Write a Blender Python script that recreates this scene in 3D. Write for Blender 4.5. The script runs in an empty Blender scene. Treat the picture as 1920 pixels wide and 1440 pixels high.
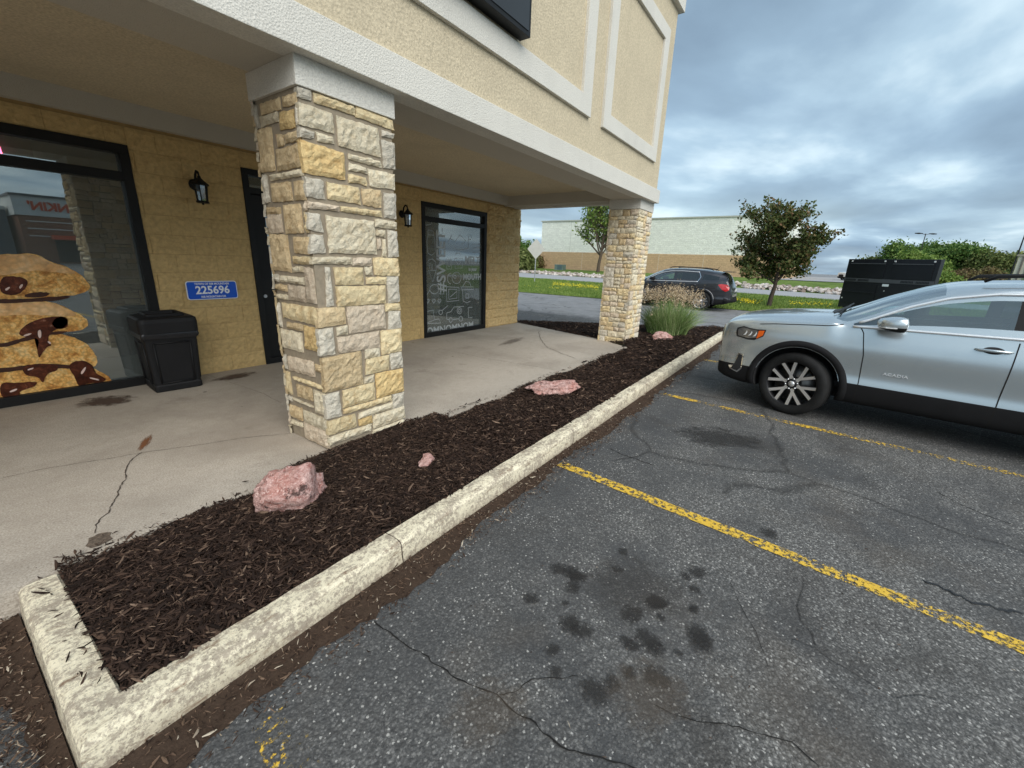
import bpy, bmesh, math, random
import numpy as np
from mathutils import Vector, Matrix
from mathutils.bvhtree import BVHTree
rng = np.random.default_rng(7); random.seed(7)
S = bpy.context.scene
COL = S.collection

# ------------------------------------------------------------------ camera
FPX, YAW, PITCH, ROLL, EYE = 787.66, math.radians(34.6055), math.radians(16.2135), math.radians(-2.0741), 1.6
_f = Vector((math.cos(YAW)*math.cos(PITCH), math.sin(YAW)*math.cos(PITCH), -math.sin(PITCH)))
_r = Vector((math.sin(YAW), -math.cos(YAW), 0)); _d = _f.cross(_r)
RT = math.cos(ROLL)*_r + math.sin(ROLL)*_d
DN = -math.sin(ROLL)*_r + math.cos(ROLL)*_d
cam = bpy.data.cameras.new('camera'); camo = bpy.data.objects.new('camera', cam); COL.objects.link(camo)
camo.matrix_world = Matrix(((RT.x, -DN.x, -_f.x, 0), (RT.y, -DN.y, -_f.y, 0), (RT.z, -DN.z, -_f.z, EYE), (0, 0, 0, 1)))
cam.sensor_width = 36; cam.lens = FPX/1920*36; cam.clip_start = .05; cam.clip_end = 3000
S.camera = camo
S.cycles.max_bounces = 6; S.cycles.diffuse_bounces = 3; S.cycles.glossy_bounces = 3; S.cycles.transmission_bounces = 4; S.cycles.transparent_max_bounces = 24; S.cycles.use_fast_gi = False
S.view_settings.view_transform = 'Standard'; S.view_settings.look = 'None'
S.view_settings.exposure = 1.1; S.view_settings.gamma = 1

# ------------------------------------------------------------------ sky and sun (bright overcast)
SUN_EL, SUN_AZ = math.radians(42), math.radians(-124)   # direction towards the sun, measured from +X
W = bpy.data.worlds.new('World'); S.world = W; W.use_nodes = True
nt = W.node_tree; N = nt.nodes; L = nt.links; N.clear()
def wn(t, **k):
    n = N.new(t)
    for a, b in k.items(): setattr(n, a, b)
    return n
out = wn('ShaderNodeOutputWorld'); bg = wn('ShaderNodeBackground'); L.new(bg.outputs[0], out.inputs[0])
bg.inputs[1].default_value = .1
sky = wn('ShaderNodeTexSky', sky_type='NISHITA', sun_disc=False, sun_elevation=SUN_EL, sun_rotation=math.pi/2-SUN_AZ)
sky.air_density = 1.2; sky.dust_density = 2.0
tc = wn('ShaderNodeTexCoord'); sp = wn('ShaderNodeSeparateXYZ'); L.new(tc.outputs['Generated'], sp.inputs[0])
def wm(op, a, b=None, c=None):
    n = wn('ShaderNodeMath', operation=op)
    for i, v in enumerate((a, b, c)):
        if v is None: continue
        if isinstance(v, (int, float)): n.inputs[i].default_value = v
        else: L.new(v, n.inputs[i])
    return n.outputs[0]
zz = wm('ADD', wm('MAXIMUM', sp.outputs[2], 0.0), .10)
cx = wm('DIVIDE', sp.outputs[0], zz); cy = wm('DIVIDE', sp.outputs[1], zz)
cb = wn('ShaderNodeCombineXYZ'); L.new(cx, cb.inputs[0]); L.new(cy, cb.inputs[1])
mp = wn('ShaderNodeMapping'); L.new(cb.outputs[0], mp.inputs[0])
mp.inputs['Rotation'].default_value = (0, 0, math.radians(38)); mp.inputs['Scale'].default_value = (.55, .85, 1); mp.inputs['Location'].default_value = (2.3, .7, 0)
n1 = wn('ShaderNodeTexNoise'); L.new(mp.outputs[0], n1.inputs[0]); n1.inputs['Scale'].default_value = 1.0; n1.inputs['Detail'].default_value = 7; n1.inputs['Roughness'].default_value = .5; n1.inputs['Distortion'].default_value = .15
n2 = wn('ShaderNodeTexNoise'); L.new(mp.outputs[0], n2.inputs[0]); n2.inputs['Scale'].default_value = .55; n2.inputs['Detail'].default_value = 4
def ramp(fac, stops, interp='LINEAR'):
    r = wn('ShaderNodeValToRGB'); L.new(fac, r.inputs[0]); r.color_ramp.interpolation = interp
    e = r.color_ramp.elements
    while len(e) < len(stops): e.new(.5)
    for k, (p, c) in enumerate(stops): e[k].position = p; e[k].color = c if len(c) == 4 else (*c, 1)
    return r.outputs[0]
cloud = ramp(n1.outputs[0], [(.34, (1.25, 1.8, 2.4)), (.46, (1.65, 2.35, 3.05)), (.54, (2.3, 3.15, 3.85)), (.64, (4.0, 4.85, 5.3))])
thin = ramp(n2.outputs[0], [(.42, (1, 1, 1)), (.66, (.72, .72, .72))])
mx = wn('ShaderNodeMix', data_type='RGBA'); L.new(thin, mx.inputs[0]); L.new(sky.outputs[0], mx.inputs[6]); L.new(cloud, mx.inputs[7])
L.new(mx.outputs[2], bg.inputs[0])
sl = bpy.data.lights.new('sun', 'SUN'); sl.energy = 1.5; sl.angle = math.radians(60); sl.color = (1, .96, .9)
so = bpy.data.objects.new('sun', sl); COL.objects.link(so)
sd = Vector((math.cos(SUN_AZ)*math.cos(SUN_EL), math.sin(SUN_AZ)*math.cos(SUN_EL), math.sin(SUN_EL)))
so.rotation_euler = sd.to_track_quat('Z', 'Y').to_euler(); so.location = sd*60

# ------------------------------------------------------------------ pixel helpers (reading the survey off the photograph)
def ray(u, v): return (RT*((u-960)/FPX) + DN*((v-720)/FPX) + _f)
EYEV = Vector((0, 0, EYE))
def onz(u, v, z): d = ray(u, v); return EYEV + d*((z-EYE)/d.z)
def ony(u, v, y): d = ray(u, v); return EYEV + d*(y/d.y)
def onx(u, v, x): d = ray(u, v); return EYEV + d*(x/d.x)

# ------------------------------------------------------------------ materials
def srgb(r, g, b):
    f = lambda c: (c/255/12.92 if c/255 <= .04045 else ((c/255+.055)/1.055)**2.4)
    return (f(r), f(g), f(b))
class NM:
    """small node-material helper"""
    def __init__(s, name):
        s.m = bpy.data.materials.new(name); s.m.use_nodes = True
        s.t = s.m.node_tree; s.t.nodes.clear(); s.p = s.n('ShaderNodeBsdfPrincipled'); s.o = s.n('ShaderNodeOutputMaterial')
        s.l(s.p.outputs[0], s.o.inputs[0])
    def n(s, t, **k):
        x = s.t.nodes.new(t)
        for a, b in k.items(): setattr(x, a, b)
        return x
    def l(s, a, b): s.t.links.new(a, b)
    def setv(s, sock, v):
        if hasattr(v, 'links') or hasattr(v, 'is_linked'): s.l(v, sock)
        elif isinstance(v, (tuple, list)) and len(v) == 3 and sock.type == 'RGBA': sock.default_value = (*v, 1)
        else: sock.default_value = v
    def pos(s): return s.n('ShaderNodeNewGeometry').outputs['Position']
    def obj(s): return s.n('ShaderNodeTexCoord').outputs['Object']
    def rnd(s): return s.n('ShaderNodeObjectInfo').outputs['Random']
    def isl(s): return s.n('ShaderNodeNewGeometry').outputs['Random Per Island']
    def math(s, op, a, b=0.0, c=0.0):
        x = s.n('ShaderNodeMath', operation=op)
        for i, v in enumerate((a, b, c)): s.setv(x.inputs[i], v)
        return x.outputs[0]
    def noise(s, co, scale, detail=4, rough=.55, dist=0, vec=None):
        x = s.n('ShaderNodeTexNoise'); x.inputs['Scale'].default_value = scale; x.inputs['Detail'].default_value = detail
        x.inputs['Roughness'].default_value = rough; x.inputs['Distortion'].default_value = dist
        if vec is not None:
            mpp = s.n('ShaderNodeMapping'); mpp.inputs['Scale'].default_value = vec; s.l(co, mpp.inputs[0]); co = mpp.outputs[0]
        s.l(co, x.inputs['Vector']); return x.outputs['Fac']
    def vor(s, co, scale, feature='F1', out='Distance', rnd=1):
        x = s.n('ShaderNodeTexVoronoi', feature=feature); x.inputs['Scale'].default_value = scale; x.inputs['Randomness'].default_value = rnd
        s.l(co, x.inputs['Vector']); return x.outputs[out]
    def ramp(s, fac, stops):
        r = s.n('ShaderNodeValToRGB'); s.l(fac, r.inputs[0]); e = r.color_ramp.elements
        while len(e) < len(stops): e.new(.5)
        for k, (p, c) in enumerate(stops):
            e[k].position = p; c = (c, c, c) if isinstance(c, (int, float)) else c; e[k].color = (*c, 1)
        return r.outputs[0]
    def mix(s, fac, a, b, mode='MIX'):
        x = s.n('ShaderNodeMix', data_type='RGBA', blend_type=mode); s.setv(x.inputs[0], fac); s.setv(x.inputs[6], a); s.setv(x.inputs[7], b); return x.outputs[2]
    def bump(s, h, strength=.3, dist=.01):
        b = s.n('ShaderNodeBump'); b.inputs['Strength'].default_value = strength; b.inputs['Distance'].default_value = dist
        s.l(h, b.inputs['Height']); s.l(b.outputs[0], s.p.inputs['Normal'])
    def set(s, **k):
        names = dict(color='Base Color', rough='Roughness', metal='Metallic', spec='Specular IOR Level', coat='Coat Weight', coatr='Coat Roughness', alpha='Alpha', ecol='Emission Color', estr='Emission Strength', trans='Transmission Weight', sub='Subsurface Weight')
        for a, v in k.items(): s.setv(s.p.inputs[names[a]], v)
        return s
def sc(c, k): return tuple(max(0, min(1, x*k)) for x in c)
def simple(name, c, rough=.6, var=.12, scale=6, bump=.0, bscale=60, metal=0, spec=.4, coat=0, bdist=.004):
    m = NM(name); p = m.obj(); f = m.noise(p, scale, 5)
    m.set(color=m.mix(m.ramp(f, [(.3, 0.), (.7, 1.)]), sc(c, 1-var), sc(c, 1+var)), rough=rough, metal=metal, spec=spec, coat=coat)
    if bump: m.bump(m.noise(p, bscale, 4), bump, bdist)
    return m.m
def stucco(name, c, scale=95, var=.10, grime=.12):
    m = NM(name); p = m.pos(); a = m.noise(p, scale, 3, .6); b = m.noise(p, 2.2, 4, .6); w = m.vor(p, scale*.9)
    col = m.mix(m.ramp(a, [(.35, 0.), (.65, 1.)]), sc(c, 1-var), sc(c, 1+var))
    col = m.mix(m.math('MULTIPLY', m.ramp(b, [(.45, 0.), (.75, 1.)]), grime*2), col, sc(c, .72))
    drip = m.noise(p, 1.0, 3, .6, 0, (9, 9, .7))
    col = m.mix(m.math('MULTIPLY', m.ramp(drip, [(.55, 0.), (.8, 1.)]), grime), col, sc(c, .6))
    m.set(color=col, rough=.9, spec=.15); m.bump(m.math('ADD', a, m.math('MULTIPLY', w, .6)), .75, .006); return m.m

M = {}
M['stucco_tan'] = stucco('stucco_tan', srgb(200, 187, 160), 55, .15, .16)
M['stucco_white'] = stucco('stucco_white', srgb(214, 211, 201), 90, .10, .13)
M['soffit'] = stucco('soffit_paint', srgb(192, 186, 173), 160, .03, .06)
M['black_metal'] = simple('black_metal', (.010, .010, .010), .5, .2, 3, spec=.25)
M['black_plastic'] = simple('black_plastic', (.011, .011, .012), .55, .15, 5, .15, 220, spec=.25)
M['trim_black'] = simple('trim_black', (.011, .011, .012), .7, .15, 5, .2, 400, spec=.2)
M['rubber'] = simple('rubber', (.016, .016, .016), .78, .25, 12, .3, 90, spec=.25)
M['dark_interior'] = simple('dark_interior', (.02, .02, .021), .8, .2, 5)
M['interior_grey'] = simple('interior_grey', (.42, .44, .42), .8, .2, 1.5)
M['interior_seat'] = simple('seat_fabric', (.05, .05, .052), .85, .2, 8, .2, 120)
M['chrome'] = simple('chrome', (.75, .76, .77), .12, .03, 3, metal=1)
M['bright_trim'] = simple('bright_trim', (.86, .87, .88), .3, .03, 3, metal=.55)
M['machined'] = simple('machined_alloy', (.80, .80, .80), .35, .05, 9, metal=.7)
M['dark_alloy'] = simple('dark_alloy', (.03, .03, .032), .4, .1, 9, metal=.6)
M['silver_alloy'] = simple('silver_alloy', (.6, .61, .62), .3, .06, 9, metal=.9)
M['amber'] = simple('amber_lens', (.75, .12, .01), .15, .1, 20, spec=.6, coat=.6)
M['red_lens'] = simple('red_lens', (.5, .01, .012), .12, .15, 14, spec=.6, coat=.7)
M['lamp_inner'] = simple('lamp_inner', (.20, .20, .20), .15, .3, 30, metal=.6, coat=.8)
M['white_led'] = simple('light_guide', (.65, .66, .66), .2, .05, 9, coat=.4)
M['galv'] = simple('galvanised_steel', (.45, .46, .47), .45, .12, 5, metal=.8)
M['white_paint'] = simple('white_paint', (.75, .75, .74), .4, .04, 4)
def glass(name, tint, base, rough=.0, haze=.015):
    m = NM(name); g = m.n('ShaderNodeBsdfGlossy'); g.inputs['Roughness'].default_value = rough; g.inputs['Color'].default_value = (.92, .97, .98, 1)
    t = m.n('ShaderNodeBsdfTransparent'); t.inputs['Color'].default_value = (*tint, 1)
    f = m.n('ShaderNodeFresnel'); f.inputs['IOR'].default_value = 1.5
    fac = m.math('ADD', m.math('MULTIPLY', f.outputs[0], 1-base), base)
    x = m.n('ShaderNodeMixShader'); m.l(fac, x.inputs[0]); m.l(t.outputs[0], x.inputs[1]); m.l(g.outputs[0], x.inputs[2]); df = m.n('ShaderNodeBsdfDiffuse'); df.inputs[0].default_value = (.5, .54, .52, 1); y = m.n('ShaderNodeMixShader'); y.inputs[0].default_value = haze; m.l(x.outputs[0], y.inputs[1]); m.l(df.outputs[0], y.inputs[2]); m.l(y.outputs[0], m.o.inputs[0]); return m.m
M['shop_glass'] = glass('shop_glass', (.66, .72, .70), .20, haze=.11)
M['lamp_glass'] = glass('lantern_glass', (.7, .72, .7), .12)
M['car_glass'] = glass('car_glass', (.50, .66, .62), .15)
M['windscreen_glass'] = glass('windscreen_glass', (.6, .75, .72), .42)
M['car_glass_dark'] = glass('privacy_glass', (.06, .07, .075), .06)
def carpaint(name, c, metal=.75, flake=.06, rough=.3):
    m = NM(name); p = m.obj(); f = m.noise(p, 900, 1)
    d = m.noise(p, 3, 5); col = m.mix(f, sc(c, 1-flake), sc(c, 1+flake))
    col = m.mix(m.math('MULTIPLY', m.ramp(d, [(.5, 0.), (.8, 1.)]), .10), col, (.25, .23, .2))
    m.set(color=col, metal=metal, rough=rough, coat=.9, coatr=.05); return m.m
M['paint_silver'] = carpaint('silver_paint', (.52, .58, .605), .72, .06, .27)
M['paint_charcoal'] = carpaint('charcoal_paint', (.035, .036, .042), .5, .07, .3)
M['paint_white'] = carpaint('white_car_paint', (.7, .7, .7), 0, .02, .35)

def block_mat(name, c, rough_amp):
    m = NM(name); p = m.pos(); r = m.rnd()
    a = m.noise(p, 26, 6, .62); b = m.noise(p, 1.1, 4, .6); f = m.noise(p, 150, 3, .6); st = m.noise(p, 6, 4, .6, 0, (1, 1, 4))
    col = m.mix(m.ramp(a, [(.32, 0.), (.68, 1.)]), sc(c, .80), sc(c, 1.12))
    col = m.mix(m.math('MULTIPLY', r, .22), col, sc(c, .82))
    col = m.mix(m.math('MULTIPLY', m.ramp(b, [(.5, 0.), (.75, 1.)]), .35), col, sc(c, .7))
    col = m.mix(m.math('MULTIPLY', m.ramp(st, [(.56, 0.), (.70, 1.)]), .35), col, (c[0]*.55, c[1]*.5, c[2]*.45))
    m.set(color=col, rough=.85, spec=.2); m.bump(m.math('ADD', a, m.math('MULTIPLY', f, .35)), rough_amp, .012); return m.m
M['block'] = block_mat('painted_block', srgb(204, 175, 122), 1.)
M['block_split'] = block_mat('split_block', srgb(208, 181, 132), 1.)
M['mortar'] = simple('block_mortar', srgb(160, 132, 86), .95, .15, 20, .3, 80)
def stone_mat(name, c, c2):
    m = NM(name); p = m.pos(); r = m.rnd(); cmb = m.n('ShaderNodeVectorMath', operation='SCALE'); 
    sh = m.n('ShaderNodeCombineXYZ'); m.l(r, sh.inputs[0]); m.l(r, sh.inputs[2]); m.l(sh.outputs[0], cmb.inputs[0]); cmb.inputs['Scale'].default_value = 13
    ad = m.n('ShaderNodeVectorMath', operation='ADD'); m.l(p, ad.inputs[0]); m.l(cmb.outputs[0], ad.inputs[1]); q = ad.outputs[0]
    a = m.noise(q, 16, 8, .74, .8); b = m.noise(q, 4, 3, .5); f = m.noise(q, 62, 5, .75)
    col = m.mix(m.ramp(a, [(.30, 0.), (.56, 1.)]), c2, c)
    col = m.mix(m.math('MULTIPLY', m.ramp(b, [(.40, 0.), (.65, 1.)]), .5), col, sc(c, 1.12))
    col = m.mix(m.math('MULTIPLY', m.ramp(f, [(.52, 0.), (.66, 1.)]), .30), col, sc(c2, .5))
    v = m.n('ShaderNodeHueSaturation'); m.l(col, v.inputs['Color']); m.l(m.math('ADD', m.math('MULTIPLY', r, .22), .95), v.inputs['Value'])
    m.set(color=v.outputs[0], rough=.9, spec=.2); m.bump(m.math('ADD', a, m.math('MULTIPLY', f, .6)), 1.0, .028); return m.m
M['st_y'] = stone_mat('stone_yellow', srgb(236, 218, 176), srgb(198, 164, 112))
M['st_o'] = stone_mat('stone_ochre', srgb(230, 202, 146), srgb(190, 150, 94))
M['st_p'] = stone_mat('stone_pale', srgb(232, 221, 194), srgb(196, 176, 140))
M['st_g'] = stone_mat('stone_grey', srgb(220, 212, 194), srgb(180, 169, 148))
M['st_k'] = stone_mat('stone_pinkish', srgb(222, 206, 182), srgb(188, 166, 140))
M['st_t'] = stone_mat('stone_tan', srgb(222, 200, 160), srgb(184, 154, 112))
M['st_mortar'] = simple('stone_mortar', srgb(146, 134, 115), .95, .15, 30, .5, 120)

# ------------------------------------------------------------------ mesh building
FR = {}
class MB:
    def __init__(s): s.v = []; s.f = []
    def face(s, pts):
        b = len(s.v); s.v += [tuple(p) for p in pts]; s.f.append(tuple(range(b, b+len(pts)))); return s
    def box(s, a, b, bev=0):
        x0, y0, z0 = [min(a[i], b[i]) for i in range(3)]; x1, y1, z1 = [max(a[i], b[i]) for i in range(3)]
        if bev <= 0:
            k = len(s.v); s.v += [(x0, y0, z0), (x1, y0, z0), (x1, y1, z0), (x0, y1, z0), (x0, y0, z1), (x1, y0, z1), (x1, y1, z1), (x0, y1, z1)]
            s.f += [tuple(k+i for i in q) for q in ((3, 2, 1, 0), (4, 5, 6, 7), (0, 1, 5, 4), (1, 2, 6, 5), (2, 3, 7, 6), (3, 0, 4, 7))]
        else:
            bm = bmesh.new(); bmesh.ops.create_cube(bm, size=1)
            for v in bm.verts: v.co = Vector(((x0+x1)/2+v.co.x*(x1-x0), (y0+y1)/2+v.co.y*(y1-y0), (z0+z1)/2+v.co.z*(z1-z0)))
            bmesh.ops.bevel(bm, geom=bm.edges[:], offset=bev, segments=2, affect='EDGES', profile=.6)
            s.addbm(bm)
        return s
    def addbm(s, bm, M=None):
        bm.verts.ensure_lookup_table(); k = len(s.v)
        for i, v in enumerate(bm.verts): v.index = i
        s.v += [tuple(M @ v.co) if M else tuple(v.co) for v in bm.verts]; s.f += [tuple(k+v.index for v in f.verts) for f in bm.faces]; bm.free(); return s
    def grid(s, P, closeu=False):
        k = len(s.v); nu = len(P); nv = len(P[0]); s.v += [tuple(p) for r in P for p in r]
        for i in range(nu if closeu else nu-1):
            for j in range(nv-1):
                a = k+i*nv+j; b = k+((i+1) % nu)*nv+j; s.f.append((a, b, b+1, a+1))
        return s
    def tube(s, path, r, n=8, cap=True, flat=1.0):
        path = [Vector(p) for p in path]; rs = r if isinstance(r, (list, tuple)) else [r]*len(path); k = len(s.v); up = None
        for i, p in enumerate(path):
            d = (path[min(i+1, len(path)-1)]-path[max(i-1, 0)]).normalized()
            if up is None: up = Vector((0, 0, 1)) if abs(d.z) < .9 else Vector((1, 0, 0))
            a = d.cross(up).normalized(); b = a.cross(d).normalized(); up = b
            for q in range(n):
                th = 2*math.pi*q/n; s.v.append(tuple(p+a*math.cos(th)*rs[i]+b*math.sin(th)*rs[i]*flat))
        for i in range(len(path)-1):
            for q in range(n):
                s.f.append((k+i*n+q, k+i*n+(q+1) % n, k+(i+1)*n+(q+1) % n, k+(i+1)*n+q))
        if cap: s.f.append(tuple(k+q for q in range(n))[::-1]); e = k+(len(path)-1)*n; s.f.append(tuple(e+q for q in range(n)))
        return s
    def lathe(s, prof, n=24, axis='z', c=(0, 0, 0)):
        k = len(s.v); m = len(prof)
        for q in range(n):
            th = 2*math.pi*q/n; ct, st_ = math.cos(th), math.sin(th)
            for r, h in prof:
                p = (r*ct, r*st_, h) if axis == 'z' else (r*ct, h, r*st_)
                s.v.append((p[0]+c[0], p[1]+c[1], p[2]+c[2]))
        for q in range(n):
            for j in range(m-1):
                a = k+q*m+j; b = k+((q+1) % n)*m+j; s.f.append((a, b, b+1, a+1))
        return s
    def prism(s, poly, z0, z1, M=None):
        k = len(s.v); n = len(poly); T = (lambda p: tuple(M @ Vector(p))) if M else tuple
        s.v += [T((x, y, z0)) for x, y in poly]+[T((x, y, z1)) for x, y in poly]
        s.f += [tuple(k+i for i in range(n))[::-1], tuple(k+n+i for i in range(n))]+[(k+i, k+(i+1) % n, k+n+(i+1) % n, k+n+i) for i in range(n)]
        return s
    def mesh(s, name, T=None, smooth=False):
        me = bpy.data.meshes.new(name); v = [tuple(T @ Vector(p)) for p in s.v] if T else s.v
        me.from_pydata(v, [], s.f); me.update()
        if smooth: me.polygons.foreach_set('use_smooth', [True]*len(me.polygons))
        return me
def fix_normals(me):
    bm = bmesh.new(); bm.from_mesh(me); bmesh.ops.recalc_face_normals(bm, faces=bm.faces[:]); bm.to_mesh(me); bm.free()
def tag(o, label=None, cat=None, group=None, kind=None):
    for k, v in (('label', label), ('category', cat), ('group', group), ('kind', kind)):
        if v: o[k] = v
    return o
def thing(name, label, cat, loc=(0, 0, 0), rotz=0, group=None):
    o = bpy.data.objects.new(name, None); COL.objects.link(o); o.location = loc; o.rotation_euler = (0, 0, rotz); o.empty_display_size = .2
    FR[o.name] = Matrix.Translation(loc) @ Matrix.Rotation(rotz, 4, 'Z'); return tag(o, label, cat, group)
def link(name, me, mat, parent=None, loc=None):
    o = bpy.data.objects.new(name, me); COL.objects.link(o)
    if mat is not None and len(me.materials) == 0: me.materials.append(M[mat] if isinstance(mat, str) else mat)
    if parent: o.parent = parent; FR[o.name] = FR[parent.name]
    if loc: o.location = loc
    return o
def part(name, mb, mat, parent, world=True, smooth=False, label=None, fix=False):
    T = FR[parent.name].inverted() if world else None
    me = mb.mesh(name, T, smooth)
    if fix: fix_normals(me)
    o = link(name, me, mat, parent)
    if label: o['label'] = label
    return o
def solo(name, mb, mat, loc, label=None, cat=None, group=None, kind=None, smooth=False, fix=False):
    me = mb.mesh(name, Matrix.Translation(-Vector(loc)), smooth)
    if fix: fix_normals(me)
    o = link(name, me, mat); o.location = loc; FR[o.name] = Matrix.Translation(loc); return tag(o, label, cat, group, kind)
def fastmesh(name, V, F, mat, smooth=False):
    V = np.asarray(V, np.float32); F = np.asarray(F, np.int32); k = F.shape[1]
    me = bpy.data.meshes.new(name); me.vertices.add(len(V)); me.vertices.foreach_set('co', V.ravel())
    me.loops.add(F.size); me.loops.foreach_set('vertex_index', F.ravel()); me.polygons.add(len(F))
    me.polygons.foreach_set('loop_start', np.arange(len(F), dtype=np.int32)*k)
    me.polygons.foreach_set('use_smooth', np.full(len(F), smooth)); me.update(calc_edges=True); me.validate()
    me.materials.append(M[mat] if isinstance(mat, str) else mat); return me
def modified(me, setup):
    o = bpy.data.objects.new('tmp', me); COL.objects.link(o); setup(o)
    dg = bpy.context.evaluated_depsgraph_get(); dg.update(); r = bpy.data.meshes.new_from_object(o.evaluated_get(dg)); bpy.data.objects.remove(o); return r
def text_mesh(txt, size, ext=.001, align='CENTER', bold=0.0):
    c = bpy.data.curves.new('t', 'FONT'); c.body = txt; c.size = size; c.extrude = ext; c.align_x = align; c.align_y = 'CENTER'; c.offset = bold; c.resolution_u = 3
    o = bpy.data.objects.new('t', c); COL.objects.link(o); dg = bpy.context.evaluated_depsgraph_get(); dg.update()
    me = bpy.data.meshes.new_from_object(o.evaluated_get(dg)); bpy.data.objects.remove(o); return me
def text_part(name, txt, size, mat, parent, Mw, ext=.001, align='CENTER', bold=0., sx=1.):
    me = text_mesh(txt, size, ext, align, bold); me.transform(FR[parent.name].inverted() @ Mw @ Matrix.Diagonal((sx, 1, 1, 1)))
    me.materials.clear(); return link(name, me, mat, parent)

# ================================================================== SETTING
def asphalt_mat():
    m = NM('asphalt'); p = m.pos(); sp = m.n('ShaderNodeSeparateXYZ'); m.l(p, sp.inputs[0])
    def warp(scale, amt):
        nz = m.n('ShaderNodeTexNoise'); nz.inputs['Scale'].default_value = scale; nz.inputs['Detail'].default_value = 2; m.l(p, nz.inputs['Vector']); v = m.n('ShaderNodeVectorMath', operation='SCALE'); m.l(nz.outputs['Color'], v.inputs[0]); v.inputs['Scale'].default_value = amt
        a = m.n('ShaderNodeVectorMath', operation='ADD'); m.l(p, a.inputs[0]); m.l(v.outputs[0], a.inputs[1]); return a.outputs[0]
    q = warp(150, .010)
    def cells(scale):
        vo = m.n('ShaderNodeTexVoronoi'); vo.inputs['Scale'].default_value = scale; m.l(q, vo.inputs['Vector']); c = m.n('ShaderNodeSeparateColor'); m.l(vo.outputs['Color'], c.inputs[0]); return vo.outputs['Distance'], c.outputs[0], c.outputs[1]
    d1, r1, g1 = cells(85); d2, r2, g2 = cells(170)
    big = m.noise(p, .55, 3, .6); mid = m.noise(p, 2.3, 4, .65, .3); fine = m.noise(p, 90, 2, .6)
    worn = m.ramp(m.math('ADD', m.math('MULTIPLY', big, .5), m.math('MULTIPLY', mid, .5)), [(.38, 0.), (.58, 1.)])
    # sealcoat survives next to the kerb, the driven stalls are scoured bare
    edge = m.n('ShaderNodeMapRange'); m.l(m.math('ADD', sp.outputs[1], m.math('MULTIPLY', mid, 1.1)), edge.inputs[0]); edge.inputs[1].default_value = 1.25; edge.inputs[2].default_value = 1.95
    seal = m.math('MULTIPLY', edge.outputs[0], m.math('LESS_THAN', sp.outputs[0], 14.0)); worn = m.math('MULTIPLY', worn, m.math('SUBTRACT', 1.0, m.math('MULTIPLY', seal, .7)))
    worn = m.math('ADD', m.math('MULTIPLY', worn, .75), .25)
    sealed = m.mix(fine, (.040, .042, .045), (.070, .072, .074))
    bare = m.mix(.5, m.ramp(r1, [(0, (.055, .054, .051)), (.40, (.125, .122, .116)), (.72, (.195, .191, .182)), (.90, (.31, .304, .288)), (1, (.46, .45, .42))]), m.ramp(r2, [(0, (.06, .059, .056)), (.45, (.14, .137, .13)), (.80, (.23, .225, .214)), (.94, (.37, .363, .345)), (1, (.58, .57, .54))]))
    grout = m.math('MULTIPLY', m.ramp(d1, [(.30, 0.), (.62, 1.)]), .55); bare = m.mix(grout, bare, (.045, .045, .044))
    col = m.mix(worn, sealed, bare)
    aisle = m.n('ShaderNodeMapRange'); m.l(m.math('ADD', sp.outputs[0], m.math('MULTIPLY', mid, 1.5)), aisle.inputs[0]); aisle.inputs[1].default_value = 12.6; aisle.inputs[2].default_value = 13.6
    col = m.mix(m.math('MULTIPLY', aisle.outputs[0], .8), col, m.mix(mid, (.20, .20, .205), (.30, .30, .30)))
    # stray bright chips sit in the sealcoat too
    chip = m.math('MULTIPLY', m.math('GREATER_THAN', g1, m.math('SUBTRACT', .975, m.math('MULTIPLY', m.ramp(mid, [(.48, 0.), (.62, 1.)]), .10))), m.math('LESS_THAN', d1, .42)); col = m.mix(m.math('MULTIPLY', chip, .85), col, (.46, .45, .42))
    oil = m.ramp(m.noise(p, 1.25, 6, .68, .6), [(.54, 0.), (.70, 1.)]); drip = m.ramp(m.vor(q, 3.1), [(.05, 1.), (.14, 0.)]); dmask = m.ramp(m.noise(p, .8, 2), [(.5, 0.), (.6, 1.)])
    col = m.mix(m.math('MULTIPLY', oil, .5), col, (.040, .036, .032)); col = m.mix(m.math('MULTIPLY', m.math('MULTIPLY', drip, dmask), .35), col, (.024, .024, .024))
    soil = m.ramp(m.noise(p, .9, 4, .7), [(.54, 0.), (.75, 1.)]); col = m.mix(m.math('MULTIPLY', soil, .34), col, (.11, .085, .06))
    wv = warp(1.3, 1.0); hair = warp(9, .05); ad = m.n('ShaderNodeVectorMath', operation='ADD'); m.l(wv, ad.inputs[0]); m.l(hair, ad.inputs[1]); ad2 = m.n('ShaderNodeVectorMath', operation='SCALE'); m.l(ad.outputs[0], ad2.inputs[0]); ad2.inputs['Scale'].default_value = .5
    ck = m.vor(ad2.outputs[0], .42, 'DISTANCE_TO_EDGE'); crack = m.ramp(ck, [(.0, 1.), (.003, .8), (.012, 0.)]); ck2 = m.vor(ad2.outputs[0], 2.1, 'DISTANCE_TO_EDGE'); cm2 = m.ramp(m.noise(p, .7, 3), [(.62, 0.), (.72, 1.)]); crack2 = m.math('MULTIPLY', m.ramp(ck2, [(.0, 1.), (.004, .7), (.02, 0.)]), cm2)
    cr = m.math('MAXIMUM', m.math('MULTIPLY', crack, m.math('GREATER_THAN', sp.outputs[0], 3.2)), crack2); col = m.mix(m.math('MULTIPLY', cr, .5), col, (.016, .015, .014))
    m.set(color=col, rough=.85, spec=.3)
    h = m.math('ADD', m.math('MULTIPLY', m.math('SUBTRACT', 1.0, d1), .6), m.math('ADD', fine, m.math('MULTIPLY', r2, .4))); m.bump(m.math('SUBTRACT', h, m.math('MULTIPLY', cr, 1.5)), .7, .006); return m.m
M['asphalt'] = asphalt_mat()
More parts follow.
